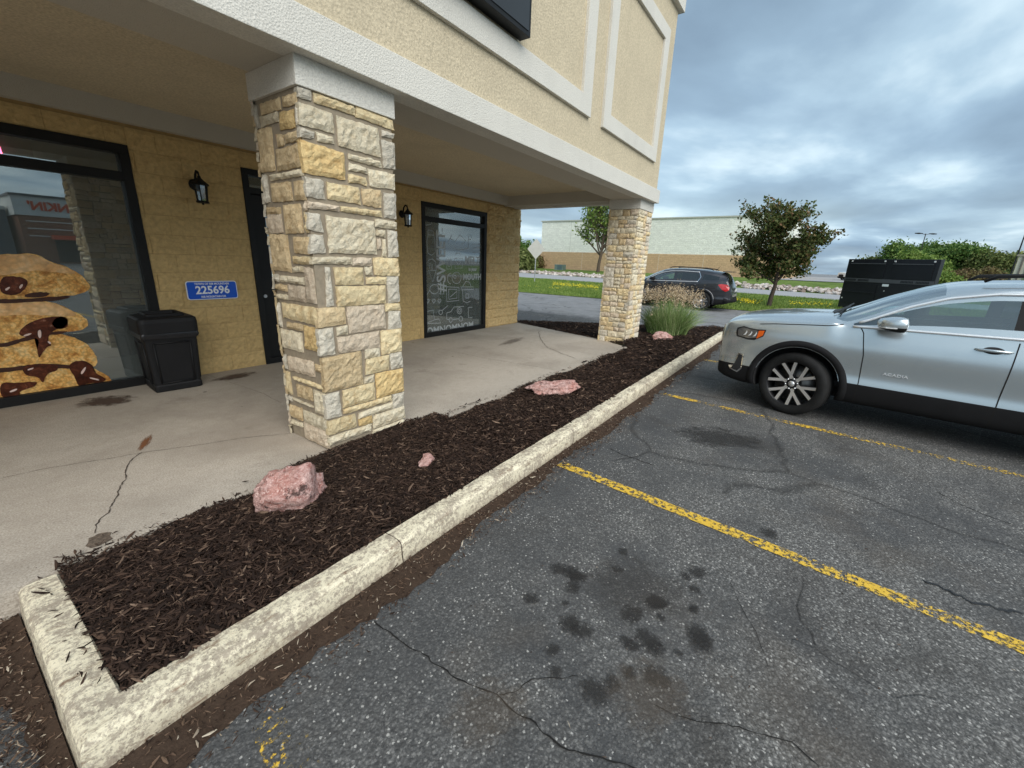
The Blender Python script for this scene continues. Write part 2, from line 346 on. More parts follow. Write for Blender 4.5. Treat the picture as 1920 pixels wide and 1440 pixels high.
def road_mat():
    m = NM('road_asphalt'); p = m.pos(); a = m.noise(p, 30, 3); b = m.noise(p, .3, 4); c = m.mix(a, (.30, .30, .305), (.40, .40, .405)); c = m.mix(m.math('MULTIPLY', b, .5), c, (.26, .26, .26)); m.set(color=c, rough=.9, spec=.2); return m.m
M['road'] = road_mat()
def concrete_mat():
    m = NM('walk_concrete'); p = m.pos(); f = m.noise(p, 120, 3, .65); g = m.noise(p, 14, 5, .65); b = m.noise(p, .9, 5, .6, .4); d = m.noise(p, 2.6, 6, .7)
    sp = m.n('ShaderNodeSeparateXYZ'); m.l(p, sp.inputs[0])
    c = m.mix(m.ramp(f, [(.35, 0.), (.65, 1.)]), srgb(156, 146, 133), srgb(200, 191, 177)); c = m.mix(m.math('MULTIPLY', m.ramp(g, [(.4, 0.), (.7, 1.)]), .3), c, srgb(150, 138, 124))
    c = m.mix(m.math('MULTIPLY', m.ramp(b, [(.42, 0.), (.68, 1.)]), .5), c, srgb(128, 118, 106)); c = m.mix(m.math('MULTIPLY', m.ramp(d, [(.6, 0.), (.78, 1.)]), .45), c, srgb(92, 80, 68))
    pit = m.ramp(m.vor(p, 42), [(.16, 1.), (.3, 0.)]); near = m.n('ShaderNodeMapRange'); m.l(sp.outputs[1], near.inputs[0]); near.inputs[1].default_value = 4.0; near.inputs[2].default_value = 2.8
    pm = m.math('MULTIPLY', m.math('MULTIPLY', pit, near.outputs[0]), m.ramp(d, [(.35, 0.), (.55, 1.)])); c = m.mix(m.math('MULTIPLY', pm, .45), c, srgb(116, 108, 98))
    gum = m.ramp(m.vor(p, 2.3), [(.035, 1.), (.05, 0.)]); c = m.mix(m.math('MULTIPLY', gum, .7), c, srgb(60, 54, 48))
    m.set(color=c, rough=.88, spec=.25); m.bump(m.math('ADD', f, m.math('MULTIPLY', g, .8)), .3, .004); return m.m
M['concrete'] = concrete_mat()
def curb_mat():
    m = NM('chipped_curb_paint'); p = m.pos(); a = m.noise(p, 48, 7, .8); b = m.noise(p, 7, 6, .75, 0, (1., 1.6, 1.6)); f = m.noise(p, 140, 3)
    paint = m.mix(f, srgb(226, 215, 184), srgb(238, 230, 206)); bare = m.mix(f, srgb(150, 138, 122), srgb(186, 175, 156))
    c = m.mix(m.ramp(m.math('ADD', m.math('MULTIPLY', a, .6), m.math('MULTIPLY', b, .4)), [(.46, 0.), (.54, 1.)]), paint, bare)
    s = m.ramp(m.noise(p, 9, 6, .72, 0, (.6, 1.8, 2.6)), [(.56, 0.), (.68, 1.)]); c = m.mix(m.math('MULTIPLY', s, .85), c, srgb(118, 92, 72))
    sz = m.n('ShaderNodeSeparateXYZ'); m.l(p, sz.inputs[0]); low = m.ramp(m.math('ADD', m.math('MULTIPLY', sz.outputs[2], 4.0), m.math('MULTIPLY', b, .5)), [(.30, 1.), (.60, 0.)]); c = m.mix(m.math('MULTIPLY', low, .55), c, srgb(112, 94, 78)); pk = m.ramp(m.vor(p, 60), [(.12, 1.), (.22, 0.)]); c = m.mix(m.math('MULTIPLY', pk, .5), c, srgb(104, 94, 84))
    m.set(color=c, rough=.9, spec=.2); m.bump(m.math('ADD', a, m.math('MULTIPLY', f, .4)), .7, .006); return m.m
M['curb'] = curb_mat()
def island_mat(name, cols, rough=.9):
    m = NM(name); r = m.isl(); m.set(color=m.ramp(r, cols), rough=rough, spec=.15); return m.m
M['mulch_chip'] = island_mat('mulch_chip', [(0, srgb(30, 23, 19)), (.4, srgb(46, 35, 30)), (.75, srgb(62, 48, 40)), (.93, srgb(82, 65, 54)), (1, srgb(126, 106, 90))])
M['mulch_bed'] = simple('mulch_soil', srgb(38, 28, 23), .95, .4, 40, .8, 70, spec=.1)
M['dirt_bits'] = island_mat('dirt_bits', [(0, srgb(40, 31, 26)), (.55, srgb(74, 58, 48)), (.9, srgb(112, 92, 76)), (1, srgb(190, 178, 158))])
def dirt_mat():
    m = NM('kerb_dirt'); p = m.pos(); a = m.noise(p, 70, 4, .7); b = m.noise(p, 3, 4); c = m.mix(a, srgb(44, 36, 31), srgb(88, 72, 60)); c = m.mix(m.math('MULTIPLY', b, .4), c, srgb(62, 50, 42)); m.set(color=c, rough=.95, spec=.1); m.bump(a, .8, .008); return m.m
M['dirt'] = dirt_mat()
def lawn_mat():
    m = NM('lawn'); p = m.pos(); a = m.noise(p, .5, 5, .6); b = m.noise(p, 25, 3); c = m.mix(m.ramp(a, [(.35, 0.), (.65, 1.)]), srgb(80, 102, 44), srgb(120, 138, 70)); c = m.mix(m.math('MULTIPLY', b, .35), c, srgb(60, 80, 30)); m.set(color=c, rough=.95, spec=.1); m.bump(b, .6, .03); return m.m
M['lawn'] = lawn_mat()
M['blade'] = island_mat('grass_blade', [(0, srgb(68, 94, 36)), (.5, srgb(98, 124, 54)), (1, srgb(146, 158, 90))])
M['dandelion'] = simple('dandelion', srgb(232, 208, 26), .8, .1, 9)
def yellow_mat(name, wear):
    m = NM(name); p = m.pos(); a = m.noise(p, 34, 6, .75); b = m.noise(p, 2.2, 4, .6); k = m.ramp(m.math('ADD', m.math('MULTIPLY', a, .65), m.math('MULTIPLY', b, .35)), [(wear-.025, 1.), (wear+.025, 0.)])
    vo = m.vor(p, 95); k = m.math('MULTIPLY', k, m.ramp(vo, [(.10, .0), (.16, 1.)]))
    m.set(color=m.mix(b, srgb(206, 164, 52), srgb(232, 196, 84)), rough=.8, spec=.25, alpha=k); return m.m
M['yellow1'] = yellow_mat('worn_yellow_paint', .512); M['yellow2'] = yellow_mat('very_worn_yellow_paint', .475); M['yellow3'] = yellow_mat('nearly_gone_yellow_paint', .43)
M['crack'] = simple('crack_dark', (.012, .011, .010), .95, .3, 30)  # plain dark colour of the asphalt cracks and the car shut lines
M['crack_c'] = simple('concrete_crack', srgb(70, 60, 52), .95, .3, 30)
M['tar'] = simple('tar_seal', (.016, .016, .017), .5, .2, 20)

def sheet(name, poly, z, mat, kind='structure'):
    mb = MB(); mb.face([(x, y, z) for x, y in poly]); c = (sum(p[0] for p in poly)/len(poly), sum(p[1] for p in poly)/len(poly), z)
    return solo(name, mb, mat, c, kind=kind)
ground = sheet('ground', [(-500, -500), (700, -500), (700, 600), (-500, 600)], 0, 'asphalt')

# strip of lawn, road, bank beyond
def strip(name, near, far, zs, mat, nseg=50):
    ys = np.linspace(-150, 190, nseg); mb = MB(); P = []
    for y in ys:
        xa, xb = near(y), far(y); P.append([(xa+(xb-xa)*t, y, z) for t, z in zs])
    mb.grid(P); return solo(name, mb, mat, (near(0), 0, 0), kind='structure', smooth=True, fix=True)
laneN = lambda y: 19.7+.05*np.sin(y*.3); roadN = lambda y: 32+.25*y; roadF = lambda y: 42+.36*y
strip('lawn_strip', laneN, roadN, [(0, .02), (.03, .13), (.3, .20), (.7, .18), (.97, .10), (1, .02)], 'lawn', 90)
strip('road', roadN, roadF, [(0, .012), (.5, .10), (1, .03)], 'road')
strip('grass_bank', lambda y: roadF(y)-.02, lambda y: max(roadF(y)+9, 66.8) if y > -40 else roadF(y)+30, [(0, .02), (.12, .25), (.45, .62), (1, .66)], 'lawn', 90)
# far parking area past the bank
sheet('far_car_park', [(58, -22), (120, -22), (120, 4.5), (60, 4.5)], .70, 'road')

# concrete walk
mb = MB(); EDGE = [(-9, 2.64), (.15, 2.62), (1.0, 2.66), (3, 2.64), (5, 2.65), (7.55, 2.64), (7.95, 3.30), (8.68, 5.90), (8.68, 6.2), (-9, 6.2)]
mb.prism(EDGE, .0, .15); walk = solo('walkway', mb, 'concrete', (0, 4, 0), kind='structure')

def ribbon(pts, w, z, jag=.4, seg=.02):
    P = [Vector((p.x, p.y, z)) for p in pts]; out = []
    for a, b in zip(P, P[1:]):
        n = max(2, int((b-a).length/seg)); out += [a.lerp(b, i/n) for i in range(n)]
    out.append(P[-1]); res = []; off = 0
    for i, p in enumerate(out):
        d = (out[min(i+1, len(out)-1)]-out[max(i-1, 0)]).normalized(); s = Vector((-d.y, d.x, 0)); off = off*.75+rng.normal(0, w*jag*1.6)
        ww = w*(.35+.9*abs(math.sin(i*.7+rng.uniform(0, 1.2))))*(.3 if i in (0, len(out)-1) else 1); res.append([p+s*(off-ww/2), p+s*(off+ww/2)])
    return res
def crack(parent, px, w, z, mat, name='crack'):
    w *= .45; mb = MB(); mb.grid(ribbon([onz(u, v, z) for u, v in px], w, z)); return part(name, mb, mat, parent)
for px, w in (([(547, 812), (443, 823), (353, 837), (267, 848), (213, 858), (93, 877), (0, 897)], .008), ([(267, 848), (248, 860), (235, 883), (223, 927), (207, 957), (183, 983), (177, 1000)], .014),
              ([(460, 726), (494, 738), (527, 755)], .007), ([(380, 700), (460, 726)], .005), ([(823, 653), (904, 670), (1042, 694)], .010), ([(1010, 621), (1014, 637), (1026, 651), (1051, 662), (1079, 672)], .018)):
    crack(walk, px, w, .1535, 'crack_c')
for px, w in (([(700, 1165), (757, 1205), (813, 1247), (880, 1280), (933, 1302), (960, 1328), (993, 1350), (1017, 1377), (1067, 1400), (1130, 1412), (1200, 1440)], .013), ([(933, 1302), (965, 1296), (997, 1272), (1033, 1270), (1083, 1265)], .008),
              ([(1222, 1320), (1294, 1346), (1350, 1354), (1410, 1372), (1485, 1391), (1537, 1440)], .009), ([(1759, 922), (1800, 945), (1845, 964), (1919, 990)], .012), ([(1144, 840), (1181, 857), (1229, 873)], .016),
              ([(1370, 1090), (1390, 1140), (1420, 1190), (1440, 1250)], .005), ([(1240, 690), (1290, 705), (1350, 712)], .02)):
    crack(ground, px, w, .004, 'crack')
crack(ground, [(1729, 1087), (1781, 1106), (1837, 1129), (1919, 1150)], .035, .0045, 'tar', 'tar_patch')
# spalled corner of the walk
mb = MB(); c0 = onz(188, 1012, .15); mb.prism([(c0.x+.05*math.cos(t)*rng.uniform(.7, 1.2), c0.y+.07*math.sin(t)*rng.uniform(.7, 1.2)) for t in np.linspace(0, 6.28, 14)[:-1]], .1505, .1532); part('spalled_patch', mb, simple('spall', srgb(96, 84, 72), .95, .5, 60, 1, 90), walk)
def stain_mat(name, c, k=.75, wear=.5):
    m = NM(name); p = m.obj(); n = m.noise(p, 2.6, 8, .78, .4); r = m.n('ShaderNodeVectorMath', operation='LENGTH'); m.l(p, r.inputs[0])
    fall = m.ramp(r.outputs['Value'], [(.15, 1.), (.95, 0.)]); a = m.math('ADD', n, m.math('MULTIPLY', m.math('SUBTRACT', fall, .55), .45))
    m.set(color=m.mix(n, sc(c, .8), sc(c, 1.2)), rough=.8, alpha=m.math('MULTIPLY', m.math('MULTIPLY', m.ramp(a, [(.44, 0.), (.62, 1.)]), m.ramp(fall, [(.0, 0.), (.25, 1.)])), k)); return m.m
def stain(px, ry, rx, z, mat, par, rot=0, name='stain'):
    c = onz(*px, z); mb = MB(); mb.face([(-1, -1, 0), (1, -1, 0), (1, 1, 0), (-1, 1, 0)]); o = link(name, mb.mesh(name), mat, par)
    o.location = (FR[par.name].inverted() @ Vector((c.x, c.y, z))); o.scale = (rx, ry, 1); o.rotation_euler = (0, 0, rot); return o
rust = stain_mat('rust_stain', srgb(124, 78, 44), .85); damp = stain_mat('damp_stain', srgb(84, 66, 54), .8); oilm = stain_mat('oil_stain', (.024, .022, .020), .62); soilm = stain_mat('soil_stain', srgb(96, 84, 70), .28)
stain((272, 830), .30, .05, .1525, rust, walk, math.radians(-28)); stain((200, 752), .42, .30, .1530, damp, walk, .4); stain((440, 706), .22, .4, .1538, damp, walk, .2); stain((960, 640), .2, .8, .1542, stain_mat('walk_grime', srgb(96, 82, 70), .45), walk, .2)
stain((1350, 820), .75, .45, .0052, oilm, ground, .3); 
for k in range(34):
    u_, v_ = 1160+rng.normal(0, 95), 1160+rng.normal(0, 85); r_ = rng.uniform(.03, .10); stain((u_, v_), r_*1.3, r_, .0046+k*.00009, oilm, ground, rng.uniform(0, 3))
stain((1190, 1100), .5, .38, .0090, stain_mat('grime_stain', (.045, .038, .032), .30), ground, .4); stain((1220, 1300), .3, .25, .0076, soilm, ground, .6); stain((920, 1330), .3, .2, .0049, soilm, ground, .9)

# parking lines
ld = Vector((-.1055, -.9944, 0))
def pline(px, mat, length, w=.10, back=.0):
    a = onz(*px, 0); n = Vector((-ld.y, ld.x, 0)); k = 90; mb = MB(); P = []
    for i in range(k+1):
        c = a+ld*(length*i/k-back); P.append([c+n*(-w/2+rng.normal(0, .0025))+Vector((0, 0, .006)), c+n*(w/2+rng.normal(0, .0025))+Vector((0, 0, .006))])
    mb.grid(P); return solo('parking_line', mb, mat, (a.x, a.y, 0), kind='structure')
pline((1050, 870), 'yellow1', 5.6); pline((1240, 738), 'yellow2', 5.6); pline((1315, 674), 'yellow2', 5.6); pline((505, 1345), 'yellow3', 3.0, .13)

# kerb around the bed
def curb_loft(name, path, prof):
    P = []; path = [Vector((*p, 0)) for p in path]; pts = []
    for a, b in zip(path, path[1:]):
        n = max(1, int((b-a).length/.12)); pts += [a.lerp(b, i/n) for i in range(n)]
    pts.append(path[-1])
    for i, p in enumerate(pts):
        d1 = (pts[i]-pts[max(i-1, 0)]); d2 = pts[min(i+1, len(pts)-1)]-pts[i]; d1 = d1.normalized() if d1.length > 0 else d2.normalized(); d2 = d2.normalized() if d2.length > 0 else d1
        t = (d1+d2).normalized(); s = Vector((t.y, -t.x, 0)); k = 1/max(.5, t.dot(d1)); P.append([p+s*(o*k+rng.normal(0, .0016))+Vector((0, 0, z+rng.normal(0, .0012))) for o, z in prof])
    mb = MB(); mb.grid(P); mb.face(P[0][::-1]); mb.face(P[-1]); return mb
CP = [(0, -.02), (.0, .142), (.006, .150), (.055, .153), (.100, .151), (.118, .146), (.128, .132), (.134, .07), (.145, -.02)]
kp = [(.145, 2.60), (.145, 1.67), (11.15, 1.67), (11.42, 1.60), (11.50, 1.30), (11.50, .9)]
mbk = curb_loft('kerb', kp, CP)
# path runs bed-side; profile offset is to the outside (right of travel)
kerb = solo('kerb', mbk, 'curb', (.14, 1.67, 0), kind='structure', fix=True)
for xj in (1.25, 3.25, 5.3, 7.3, 9.3):   # contraction joints
    mb = MB(); mb.prism([(1.67-o_*1.008-.0005, z_+.0012) for o_, z_ in CP], xj-.002, xj+.002, Matrix(((0, 0, 1, 0), (1, 0, 0, 0), (0, 1, 0, 0), (0, 0, 0, 1)))); part('joint', mb, 'crack_c', kerb, fix=True)
mb = MB(); FE = [(8.75, 6.6), (9.3, 6.0), (10.25, 4.55), (11.55, 2.3), (12.6, 1.5), (13.2, .6)]
mb.grid([[(x, y, -.02), (x, y, .10), (x+.10, y+.05, .105), (x+.12, y+.06, -.02)] for x, y in FE]); solo('kerb_far', mb, 'curb', (10.2, 4.5, 0), kind='structure', fix=True)

# mulch bed: soil sheet and bark shreds
def in_bed(x, y):
    fx = np.interp(y, [.6, 1.5, 2.3, 4.55, 6.0, 6.6][::1], [13.2, 12.6, 11.55, 10.25, 9.3, 8.75])
    front = (y > 1.66) & (y < 2.68) & (x > .15) & (x < fx) ; back = (x > np.interp(y, [2.6, 3.3, 5.9, 6.6], [7.5, 7.92, 8.66, 8.7])) & (x < fx) & (y >= 2.6) & (y < 6.5); tail = (x > 11.52) & (x < fx) & (y > .7) & (y <= 1.7)
    return front | back | tail
def bed_h(x, y):
    h = .135+.045*np.clip(np.sin((y-1.66)/1.0*math.pi), 0, 1)+.012*np.sin(x*3.1+y*5)+.010*np.sin(x*7.7-y*4.1)
    h = np.where(y > 2.68, .155+.02*np.sin(x*4+y*3), h)
    for cx, cy in ((2.0, 2.83), (8.2, 2.8)): h = h+.07*np.exp(-(((x-cx)/.55)**2+((y-cy)/.16)**2))
    return h
gx = np.arange(.145, 13.3, .08); gy = np.arange(.7, 6.6, .08); V = []; F = []; idx = {}
for i, x in enumerate(gx):
    for j, y in enumerate(gy):
        if in_bed(np.array(x), np.array(y)): idx[i, j] = len(V); V.append((x, y, float(bed_h(x, y))-.015))
for (i, j), a in idx.items():
    if (i+1, j) in idx and (i, j+1) in idx and (i+1, j+1) in idx: F.append((a, idx[i+1, j], idx[i+1, j+1], idx[i, j+1]))
bed = link('mulch_bed', fastmesh('mulch_bed', V, F, 'mulch_bed', True), None); tag(bed, kind='structure')
mb = MB(); mb.box((.146, 1.668, .02), (11.5, 2.66, .118)); 
def chips(n, xr, yr, lmin, lmax, test, hfun, spill=0):
    x = rng.uniform(*xr, n); y = rng.uniform(*yr, n); k = test(x, y); x, y = x[k], y[k]; n = len(x)
    z = hfun(x, y)+rng.uniform(-.010, .016, n); th = rng.uniform(0, 2*np.pi, n); pi = rng.normal(0, .22, n); ro = rng.normal(0, .5, n)
    ln = rng.uniform(lmin, lmax, n)*rng.choice([1, 1, 1.6, .6], n)/2; w = ln*rng.uniform(.10, .30, n); w = np.maximum(w, .0022)
    d = np.stack([np.cos(th)*np.cos(pi), np.sin(th)*np.cos(pi), np.sin(pi)], 1); s = np.stack([-np.sin(th)*np.cos(ro), np.cos(th)*np.cos(ro), np.sin(ro)], 1); u = np.cross(d, s)
    c = np.stack([x, y, z], 1); l = ln[:, None]; ww = w[:, None]; cur = rng.normal(0, .25, n)[:, None]*l
    A = c-d*l; B = c+d*l*rng.uniform(.8, 1, n)[:, None]+s*cur; top = u*ww*.7
    V = np.stack([A-s*ww*.4, A+s*ww*.3, c-s*ww+top*0, c+top+s*0, c+s*ww, B-s*ww*.5, B+s*ww*.2], 1)  # 7 verts
    V[:, 0] += u*0; Fq = np.array([[0, 1, 3, 2], [1, 4, 3, 3], [2, 3, 6, 5], [3, 4, 6, 6]])
    tri = np.array([[0, 1, 3], [0, 3, 2], [1, 4, 3], [2, 3, 5], [3, 6, 5], [3, 4, 6]])
    b = (np.arange(n)*7)[:, None, None]; return V.reshape(-1, 3), (tri[None]+b).reshape(-1, 3)
def merge(parts):
    Vs, Fs, o = [], [], 0
    for V, F in parts: Vs.append(V); Fs.append(F+o); o += len(V)
    return np.concatenate(Vs), np.concatenate(Fs)
ed = lambda x, y: in_bed(x, y+rng.normal(0, .012, len(y))) & ~((x > 1.68) & (x < 2.36) & (y > 2.82)) & ~((x > 7.9) & (x < 8.56) & (y > 2.83) & (y < 3.4))
V, F = merge([chips(42000, (.13, 2.2), (1.655, 2.80), .014, .048, lambda x, y: ed(x, np.where(y > 2.66, y-.0, y)), bed_h), chips(36000, (2.2, 5.5), (1.655, 2.80), .016, .055, ed, bed_h), chips(52000, (5.5, 13.3), (.7, 6.6), .03, .09, ed, bed_h),
              chips(7500, (1.2, 2.75), (2.6, 2.83), .014, .045, lambda x, y: y < 2.83-.10*np.abs(x-2.0)**2, lambda x, y: np.maximum(bed_h(x, np.minimum(y, 2.67)), .158)), chips(260, (.0, 11), (2.64, 2.80), .01, .03, lambda x, y: rng.uniform(0, 1, len(x)) < .8, lambda x, y: x*0+.154), chips(26, (.06, .16), (1.75, 2.62), .02, .05, lambda x, y: x > .02, lambda x, y: x*0+.158)])
ms = link('mulch', fastmesh('mulch', V, F, 'mulch_chip'), None); tag(ms, 'dark brown shredded bark mulch filling the kerbed bed', 'mulch', kind='stuff')
# strip of soil and litter along the kerb foot
mb = MB(); P = []
for x in np.arange(-.08, 11.4, .06):
    w = .115+.035*math.sin(x*1.7)+.03*math.sin(x*5.3+1)+rng.normal(0, .012); P.append([(x, 1.53, .028), (x, 1.53-w*.5, .014), (x, 1.53-w, .003)])
mb.grid(P); solo('dirt_strip', mb, 'dirt', (0, 1.5, 0), kind='structure', smooth=True)
mb = MB(); P = []
for y in np.arange(1.35, 2.66, .06): P.append([(.0, y, .03), (-.05, y, .018), (-.11-.05*math.sin(y*6)+rng.normal(0, .012), y, .003)])
mb.grid(P); solo('dirt_corner', mb, 'dirt', (0, 2, 0), kind='structure', smooth=True)
V, F = merge([chips(7500, (.0, 4.5), (1.28, 1.53), .005, .028, lambda x, y: rng.uniform(0, 1, len(x)) < (y-1.28)/.22, lambda x, y: x*0+.012+.012*np.clip((y-1.36)/.15, 0, 1)), chips(1600, (4.5, 11.3), (1.3, 1.53), .01, .04, lambda x, y: y > 1.32, lambda x, y: x*0+.02), chips(4200, (-.32, .0), (1.3, 2.62), .005, .026, lambda x, y: rng.uniform(0, 1, len(x)) < (x+.34)/.3, lambda x, y: x*0+.018), chips(420, (.2, 4.5), (-1.8, 1.3), .004, .018, lambda x, y: rng.uniform(0, 1, len(x)) < .5, lambda x, y: x*0+.010)])
tag(link('litter', fastmesh('litter', V, F, 'dirt_bits'), None), 'brown bark and leaf litter scattered along the foot of the kerb', 'litter', kind='stuff')

# ================================================================== STORE BUILDING
store = thing('store_building', 'tan stucco store building with stone columns and covered walkway', 'building', (4, 5.9, .15))
YW, ZT = 5.88, 2.78
OPEN = [(-1.05, 1.60, 2.582), (2.64, 3.66, 2.572), (5.53, 7.37, 2.562)]
XW0, XW1 = -3.2, 8.64
mb = MB(); xs = XW0-6
for a, b, zt in OPEN:
    mb.box((xs, YW+.007, .0), (a, YW+.22, ZT)); mb.box((a, YW+.007, zt), (b, YW+.22, ZT)); xs = b
mb.box((xs, YW+.007, 0), (XW1-.02, YW+.22, ZT)); mb.box((XW1-.22, YW+.22, 0), (XW1-.02, 12, ZT))
wall = part('wall', mb, 'mortar', store)
def block_meshes(amp, mat, nx=9, nz=5, nv=6):
    res = []
    for q in range(nv):
        mb = MB(); G = []
        for i in range(nx+1):
            row = []
            for j in range(nz+1):
                e = min(i, nx-i, 1)*min(j, nz-j, 1); y = -.004-amp*(.5+rng.normal(0, .45))*e if e else 0
                row.append((i/nx, y, j/nz))
            G.append(row)
        mb.grid(G); k = [(0, .034, 0), (1, .034, 0), (1, .034, 1), (0, .034, 1)]
        for (i0, j0), (i1, j1), a, b in (((0, 0), (nx, 0), 0, 1), ((nx, 0), (nx, nz), 1, 2), ((nx, nz), (0, nz), 2, 3), ((0, nz), (0, 0), 3, 0)):
            mb.face([G[i0][j0], G[i1][j1], k[b], k[a]])
        me = mb.mesh('block'); fix_normals(me); me.materials.append(M[mat]); res.append(me)
    return res
BS = block_meshes(.006, 'block'); BR = block_meshes(.026, 'block_split', 12, 6, 9)
inv = FR[store.name].inverted()
def place_block(x0, x1, z0, z1, ms):
    o = bpy.data.objects.new('block', random.choice(ms)); COL.objects.link(o); o.parent = wall; o.location = inv @ Vector((x0+.0015, YW, z0+.0015)); o.scale = (x1-x0-.003, 1, z1-z0-.003)
for r in range(14):
    z0, z1 = .15+.2*r, min(.15+.2*(r+1), ZT+.0)
    if z1-z0 < .03: continue
    x = XW1-(.2 if r % 2 else .4); edges = [XW1]
    while x > XW0: edges.append(x); x -= .4
    for b, a in zip(edges, edges[1:]):
        segs = [(a, b)]
        for oa, ob, zt in OPEN:
            ns = []
            for s0, s1 in segs:
                if z0 >= zt or s1 <= oa or s0 >= ob: ns.append((s0, s1)); continue
                if z1 > zt+.02 and z0 < zt: ns.append((s0, min(s1, oa))); ns.append((max(s0, ob), s1)); place_block(max(s0, oa), min(s1, ob), zt, z1, BS); continue
                ns += [(s0, min(s1, oa)), (max(s0, ob), s1)]
            segs = [s for s in ns if s[1]-s[0] > .02]
        for s0, s1 in segs: place_block(s0, s1, z0, z1, BR if s0 > 7.3 else BS)
# end return of the wall, split blocks seen edge-on
for r in range(13):
    o = bpy.data.objects.new('block', random.choice(BR)); COL.objects.link(o); o.parent = wall; o.location = inv @ Vector((XW1-.012, YW+.01, .152+.2*r)); o.rotation_euler = (0, 0, math.pi/2); o.scale = (.38, 1, .196)
# upper stucco volume, fascia, soffit
XL, XR = -9, 8.48
def bpart(n, a, b, mat, bev=0, **k): mb = MB(); mb.box(a, b, bev); return part(n, mb, mat, store, **k)
bpart('upper_wall', (XL, 2.74, 2.96), (XR, 12, 5.74), 'stucco_tan')
bpart('fascia_band', (XL, 2.70, 2.75), (XR+.09, 2.90, 2.972), 'stucco_white', .006)
bpart('fascia_return', (XR-.1, 2.90, 2.752), (XR+.088, 12, 2.970), 'stucco_white', .004)
bpart('cornice', (XL, 2.66, 5.73), (XR+.11, 12.1, 6.05), 'stucco_white', .006)
bpart('soffit_beam', (XL, 2.715, 2.752), (XR+.02, 3.345, 2.955), 'soffit')
bpart('soffit_inner_face', (XL, 3.30, 2.754), (XR-.05, 3.343, 3.20), 'soffit')
bpart('ceiling', (XL, 3.343, 3.17), (8.02, 5.83, 3.22), 'soffit')
bpart('ceiling_drop', (XL, 5.80, 2.78), (8.0, 6.1, 3.17), 'soffit')
bpart('end_beam', (8.0, 3.345, 2.764), (8.52, 6.4, 3.20), 'soffit')
bpart('interior_fill', (XL, 6.1, 2.8), (8.4, 12, 2.96), 'interior_grey')
def panel_frame(x0, x1, z0, z1, w):
    mb = MB(); y0, y1 = 2.700, 2.742
    mb.box((x0, y0, z0), (x1, y1, z0+w), .004); mb.box((x0, y0, z1-w), (x1, y1, z1), .004); mb.box((x0, y0+.001, z0+w-.004), (x0+w*1.15, y1, z1-w+.004), .004); mb.box((x1-w*1.15, y0+.001, z0+w-.004), (x1, y1, z1-w+.004), .004); return part('panel_trim', mb, 'stucco_white', store)
panel_frame(5.83, 8.12, 3.365, 5.32, .195); panel_frame(-2.0, 5.44, 3.37, 5.32, .205)
# stone columns -------------------------------------------------------
def stone_mesh(w, h, d, sd):
    r = np.random.default_rng(sd); nx = max(4, int(w/.026)); nz = max(3, int(h/.026)); ph = r.uniform(0, 9, 6); jit = r.normal(0, 1, (nx+1, nz+1)); P = []; cut = r.uniform(-.012, .012, 8)
    def lowf(a, b): return .5*math.sin(a*7+ph[0]+b*3)+.5*math.sin(b*11+ph[1]-a*5)+.4*math.sin(a*17+ph[2])*math.sin(b*19+ph[3])
    for i in range(nx+1):
        row = []
        for j in range(nz+1):
            a, b = i/nx, j/nz; ea = min(a, 1-a)*w; eb = min(b, 1-b)*h; e = min(ea, eb)
            k = min(1, (e/.011))**.5; depth = d*(.60+.40*k)+(.0042*lowf(a*w*8, b*h*8)+.0030*jit[i, j])*(k)
            x = a*w+(cut[0]*(1-b)+cut[1]*b)*.7*(1-a)+(cut[2]*(1-b)+cut[3]*b)*.7*a; z = b*h+(cut[4]*(1-a)+cut[5]*a)*.5*(1-b)+(cut[6]*(1-a)+cut[7]*a)*.5*b
            if e < 1e-6: x += r.normal(0, .0022); z += r.normal(0, .0022)
            row.append((x, max(.004, depth), z))
        P.append(row)
    return P
def add_stone(colo, face, a0, a1, z0, z1, mat, sd, d=.028):
    g = .0035; w, h = a1-a0-2*g, z1-z0-2*g
    if w < .02 or h < .02: return
    P = stone_mesh(w, h, d, sd); ox, nx, tx = face   # origin, normal, tangent
    ox, nx, tx = Vector(ox), Vector(nx), Vector(tx); mb = MB(); G = [[ox+tx*(a0+g+p[0])+nx*p[1]+Vector((0, 0, z0+g+p[2])) for p in row] for row in P]; mb.grid(G)
    B = lambda i, j: ox+tx*(a0+g+P[i][j][0])-nx*.02+Vector((0, 0, z0+g+P[i][j][2])); n, m_ = len(P)-1, len(P[0])-1
    ring = [(i, 0) for i in range(n+1)]+[(n, j) for j in range(1, m_+1)]+[(i, m_) for i in range(n-1, -1, -1)]+[(0, j) for j in range(m_-1, 0, -1)]
    for p, q in zip(ring, ring[1:]+ring[:1]): mb.face([G[p[0]][p[1]], G[q[0]][q[1]], B(*q), B(*p)])
    part('stone', mb, mat, colo, fix=True)
def fill_random(w, z0, z1, sd):
    r = np.random.default_rng(sd); res = []
    def split(a, b, c, d):
        W_, H_ = b-a, d-c
        if H_ > .21 or (H_ > .12 and r.uniform() < .55 and H_ > W_*.35):
            k = c+H_*r.uniform(.3, .7); split(a, b, c, k); split(a, b, k, d); return
        if W_ > .36 or (W_ > .2 and (r.uniform() < .5 or W_ > 2.6*H_)):
            k = a+W_*r.uniform(.3, .7); split(a, k, c, d); split(k, b, c, d); return
        res.append((a, b, c, d))
    z = z0
    while z < z1-.06:
        h = min(r.uniform(.16, .36), z1-z); h = h if z1-z-h > .07 else z1-z
        split(0, w, z, z+h); z += h
    return res
MATS = ['st_y', 'st_p', 'st_t', 'st_t', 'st_p', 'st_p', 'st_k', 'st_y', 'st_p', 'st_k']
